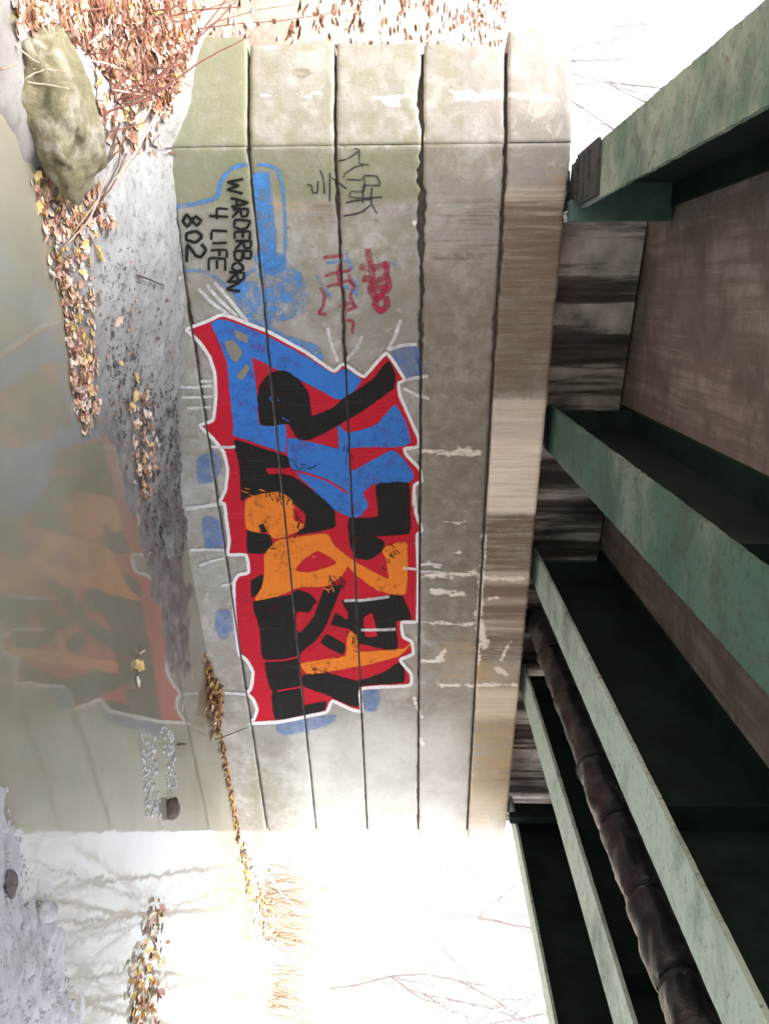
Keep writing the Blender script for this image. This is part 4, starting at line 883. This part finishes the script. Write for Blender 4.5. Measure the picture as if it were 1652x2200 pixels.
for k_, (x, y, s, c) in enumerate(sorted([(208, 545, .11, 4), (208, 640, .11, 5), (250, 690, .09, 1), (192, 715, .08, 4), (150, 700, .09, 5), (287, 812, .085, 8), (285, 850, .085, 8), (258, 780, .05, 4), (170, 780, .09, 0), (172, 800, .07, 3), (190, 905, .11, 5), (200, 840, .07, 5), (182, 870, .08, 2), (165, 750, .08, 1), (120, 600, .08, 2), (118, 560, .09, 4), (225, 500, .09, 1), (235, 480, .08, 3), (265, 665, .06, 7), (190, 660, .05, 2)], key=lambda q: q[1])):
    single_leaf(x, y, s, LEAFCOL[c], 'leaf lying singly on the mud bank, ' + ORD[k_] + ' one from the boulder', 'single leaves on the mud bank')
for k_, (x, y, s, c) in enumerate(sorted([(330, 310, .07, 7), (345, 240, .09, 2), (350, 205, .09, 1), (320, 330, .07, 1), (285, 300, .08, 2), (210, 140, .09, 8), (215, 190, .11, 1), (380, 598, .06, 2), (262, 235, .07, 8)], key=lambda q: -q[0])):
    single_leaf(x, y, s, LEAFCOL[c], 'leaf near the wing wall foot, ' + ORD[k_] + ' one counting from the wall', 'single leaves near the wing wall foot')
for k_, (x, y, s, c) in enumerate([(292, 1430, .12, 4), (292, 1465, .10, 5), (300, 1400, .06, 2)]):
    single_leaf(x, y, s, LEAFCOL[c], 'leaf floating in the graffiti reflection, ' + ['middle', 'farthest right', 'smallest'][k_] + ' of three', 'leaves floating in the reflection', .004)
single_leaf(455, 1580, .12, LEAFCOL[8], 'leaf at the waterline below the graffiti corner', 'leaves at the waterline')

# twigs
def stick(name, pts, r0, r1, mat, label, group, cat='twig'):
    k = len(pts); w = MB(); pts = [Vector(p) for p in pts]
    # subdivide with a little wobble
    out = []
    for i in range(k - 1):
        for q in range(4):
            t = q / 4; out.append(pts[i].lerp(pts[i + 1], t) + Vector((noise.noise(pts[i] * 9 + Vector((t * 3, 0, 0))), noise.noise(pts[i] * 7 + Vector((0, t * 3, 0))), noise.noise(pts[i] * 8 + Vector((0, 0, t * 3))))) * r0 * .9)
    out.append(pts[-1]); n = len(out)
    w.tube(out, [r0 + (r1 - r0) * i / (n - 1) for i in range(n)], 6); o = w.build(name, mat, None, True, loc=pts[0]); tag(o, label, cat, group); return o
def px_curve(p, Ys): return [on_y(x, y, Y) for (x, y), Y in zip(p, Ys)]
stems = [([(235, 215), (300, 195), (380, 130), (450, 60), (520, -10)], 4.6, .0075, 'red brown bare stem arching up in front of the wing wall corner'),
         ([(240, 222), (330, 180), (400, 110), (470, 20), (500, -20)], 4.55, .0065, 'red brown stem rising steeply from beside the boulder'),
         ([(250, 225), (350, 190), (420, 140), (490, 100), (540, 78)], 4.6, .006, 'thin stem crossing the end of the lowest wing wall course'),
         ([(200, 260), (240, 238), (300, 218), (370, 182)], 4.5, .007, 'short red stem lying just above the boulder'),
         ([(430, 62), (500, 52), (600, 45), (700, 30), (780, 18)], 4.9, .0035, 'thin grey twig stretched over the top of the wing wall'),
         ([(275, 45), (340, 40), (430, 20), (520, 15)], 4.7, .006, 'dark stem in the leaf litter at the picture corner'),
         ([(285, 30), (370, 18), (430, -15)], 4.6, .007, 'thick dark stem at the upper corner of the leafy slope')]
stems += [([(205, 235), (290, 150), (345, 80), (400, -10)], 4.5, .004, 'long thin twig rising over the leaf litter to the picture edge'), ([(150, 120), (240, 110), (330, 55), (420, 40)], 4.3, .004, 'thin twig lying over the leaves behind the boulder'),
          ([(250, 300), (330, 200), (372, 120), (440, 70)], 4.7, .0045, 'thin twig leaning on the wing wall foot'), ([(330, 60), (480, 8), (560, -20)], 4.9, .003, 'fine twig fanning out over the wing wall end'), ([(400, 100), (470, 45), (560, 20), (640, 8)], 5.0, .003, 'fine twig sweeping along above the wing wall'), ([(180, 200), (215, 150), (260, 60), (270, 0)], 4.4, .005, 'red brown twig crossing the leaves above the boulder')]
for p, Y, r, lab in stems: stick('arching_twig', px_curve(p, [Y] * len(p)), r, r * .45, M_TWIG_R, lab, 'bare twigs on the leafy slope', 'twig')
TWN = {}
for (x0, y0), (x1, y1), r, mt in [((315, 240), (205, 420), .008, M_TWIG_P), ((255, 250), (195, 460), .005, M_TWIG_D), ((235, 265), (175, 400), .006, M_TWIG_D), ((225, 330), (165, 390), .007, M_TWIG_D), ((250, 330), (170, 480), .005, M_TWIG_R), ((270, 340), (215, 400), .005, M_TWIG_P), ((215, 360), (150, 500), .005, M_TWIG_P), ((230, 290), (190, 370), .008, M_TWIG_D), ((190, 430), (125, 530), .006, M_TWIG_P), ((245, 300), (205, 350), .006, M_TWIG_R)]:
    P, _ = march([x0, x1], [y0, y1]); a, b = Vector(P[0]) + Vector((0, 0, .05)), Vector(P[1]) + Vector((0, 0, .02))
    lab = {M_TWIG_P.name: 'pale straw stalk lying on the bank beside the boulder', M_TWIG_D.name: 'dark dead stick lying on the bank beside the boulder', M_TWIG_R.name: 'reddish dead stick lying on the bank beside the boulder'}[mt.name]
    TWN[lab] = TWN.get(lab, -1) + 1; lab = lab.replace('lying on the bank beside the boulder', 'on the bank by the boulder, ' + ORD[TWN[lab]] + ' of its colour from the wall')
    stick('dead_twig', [a, a.lerp(b, .5) + Vector((0, 0, .03)), b], r, r * .6, mt, lab, 'dead twigs beside the boulder')
for k_, (p, Y) in enumerate([([(40, 145), (95, 150), (150, 155)], 3.86), ([(30, 190), (70, 160), (95, 150)], 3.85), ([(45, 175), (100, 182), (150, 190)], 3.85), ([(0, 150), (40, 135)], 3.7), ([(15, 80), (60, 120), (85, 135)], 3.8)]):
    stick('straw_blade', px_curve(p, [Y] * len(p)), .005, .003, M_TWIG_P, 'pale straw blade across the big boulder, ' + ['middle one', 'steeply crossing one', 'lowest long one', 'one at the far left edge', 'slanting one near its left end'][k_], 'straw across the boulder', 'straw')
rs2 = random.Random(11)
for k_, (x0, y0, a_, l_) in enumerate(sorted([(rs2.uniform(120, 340), rs2.uniform(20, 330), rs2.uniform(-.9, .3), rs2.uniform(50, 120)) for _ in range(16)], reverse=True)):
    P, _ = march([x0, x0 + l_ * math.cos(a_)], [y0, max(2, y0 + l_ * math.sin(a_))]); a, b = Vector(P[0]) + Vector((0, 0, .05)), Vector(P[1]) + Vector((0, 0, .04))
    if (a - b).length > 1.2: continue
    stick('leaf_pile_twig', [a, a.lerp(b, .5) + Vector((0, 0, .04)), b], .0045, .003, (M_TWIG_R, M_TWIG_D, M_TWIG_P)[k_ % 3], ('red brown', 'dark', 'pale')[k_ % 3] + ' thin twig across the leaf litter, ' + ORD[k_] + ' of these counting from the wing wall', 'thin twigs on the leaf litter')
P, _ = march([290, 345], [590, 612]); stick('dead_twig', [Vector(P[0]) + Vector((0, 0, .012)), Vector(P[1]) + Vector((0, 0, .012))], .006, .004, M_TWIG_D, 'short dark twig alone on the bare grey mud', None)
stick('broken_twig', [on_z(380, 1600, 0) + Vector((0, 0, .01)), W(*wall_px(455, 1550), .25), W(*wall_px(535, 1552), .06)], .008, .004, M_TWIG_D, 'thin twig leaning on the wall below the graffiti corner', None)

# ------------------------------------------------------------------ bare trees and brush
def grow(mb_t, mb_c, p, d, L, r, depth, spread, up):
    k = 5; pts = [p]; q = p.copy(); dd = d.copy()
    for i in range(k):
        dd = (dd + Vector((random.gauss(0, .10), random.gauss(0, .10), random.gauss(0, .08) + up * .05))).normalized(); q = q + dd * (L / k); pts.append(q.copy())
    (mb_t if depth == 0 else mb_c).tube(pts, [r * (1 - .55 * i / k) for i in range(k + 1)], 6 if depth == 0 else 4, cap=False)
    if depth >= 3: return
    for i in range(5 if depth < 2 else 4):
        t = random.uniform(.35, 1.0); b = pts[min(k, int(t * k))]
        a = Vector((random.gauss(0, 1), random.gauss(0, 1), random.gauss(.2, .6))).normalized()
        grow(mb_t, mb_c, b, (dd + a * spread).normalized(), L * random.uniform(.45, .7), r * .45, depth + 1, spread, up)
def tree(x, y, H, r, label, lean=(0, 0), name='bare_tree', group='bare trees beyond the bridge', spread=.8, cat='tree'):
    z = hgt(x, y)[0] - .05; base = Vector((x, y, z)); t = empty(name, base); tag(t, label, cat, group)
    a, b = MB(), MB(); grow(a, b, base, Vector((lean[0], lean[1], 1)).normalized(), H, r, 0, spread, .6)
    a.build('trunk', M_BARK, t, True); b.build('crown', M_BARK, t, True)
random.seed(21)
tree(4.7, 11.2, 2.0, .030, 'bare sapling leaning right just past the end of the wall', (.55, .1))
tree(6.4, 11.8, 2.2, .026, 'bare sapling leaning towards the wall on the far bank', (-.3, 0))
tree(8.8, 13.0, 3.2, .045, 'tall pale bare tree at the far right of the bank', (-.12, 0))
tree(7.2, 16, 3.5, .055, 'bare tree standing well back on the far bank', (.1, 0))
tree(5.4, 19, 3.5, .055, 'bare tree farthest back between the other saplings', (0, 0))
tree(-3.3, 7.4, 1.6, .02, 'bare shrub rising behind the end of the wing wall', (-.1, 0))
tree(-4.6, 8.8, 2.2, .03, 'bare sapling on the slope farther left behind the wing wall', (.1, 0))
tree(-6.2, 12.5, 3.0, .05, 'bare tree on the hillside above the wing wall', (0, 0))
tree(6.9, 13.2, 2.6, .03, 'slim bare sapling between the tall tree and the end of the wall', (.2, 0))
tree(9.8, 16.5, 3.6, .05, 'bare tree at the right edge well behind the tall pale tree', (-.2, 0))
tree(11.5, 14.5, 3.2, .045, 'bare tree under the edge of the outermost girder', (-.35, 0))
tree(8.0, 20, 4.2, .06, 'high bare tree on the bank top behind the saplings', (0, 0))
M_STRAW = simple_noise('pale_dead_grass', (.30, .24, .16), (.42, .34, .24), 12, .9)
def brush(x, y, n, H, label, mat):
    w = MB(); z = hgt(x, y)[0] - .03; base = Vector((x, y, z))
    for i in range(n):
        p = base + Vector((random.gauss(0, .16), random.gauss(0, .16), 0)); d = Vector((random.gauss(0, .3), random.gauss(0, .3), 1)).normalized()
        h = H * random.uniform(.5, 1.1); b = Vector((random.gauss(0, .2), random.gauss(0, .2), 0)) * h
        w.tube([p, p + d * h * .5, p + d * h + b], [.005, .0035, .0015], 4, cap=False)
    o = w.build('dead_weeds', mat, None, True, loc=base); tag(o, label, 'weeds', 'dead weeds along the far bank')
for i, (x, y, lab) in enumerate([(4.3, 10.0, 'clump of dead weeds nearest the end of the wall'), (4.9, 10.4, 'second clump of dead weeds along the far bank from the wall'), (5.6, 10.2, 'third clump of dead weeds along the far bank from the wall'), (6.4, 10.6, 'fourth clump of dead weeds along the far bank from the wall'), (7.3, 10.3, 'clump of dead weeds farthest right on the bank')]):
    brush(x, y, 60, .6, lab, M_STRAW)
stick('fallen_branch', [Vector((3.5, 9.1, .03)), Vector((3.8, 9.4, .16)), Vector((4.2, 9.7, .30)), Vector((4.5, 9.9, .52))], .02, .008, M_BARK, 'fallen branch rising from the leaf line past the wall end', None, 'branch')
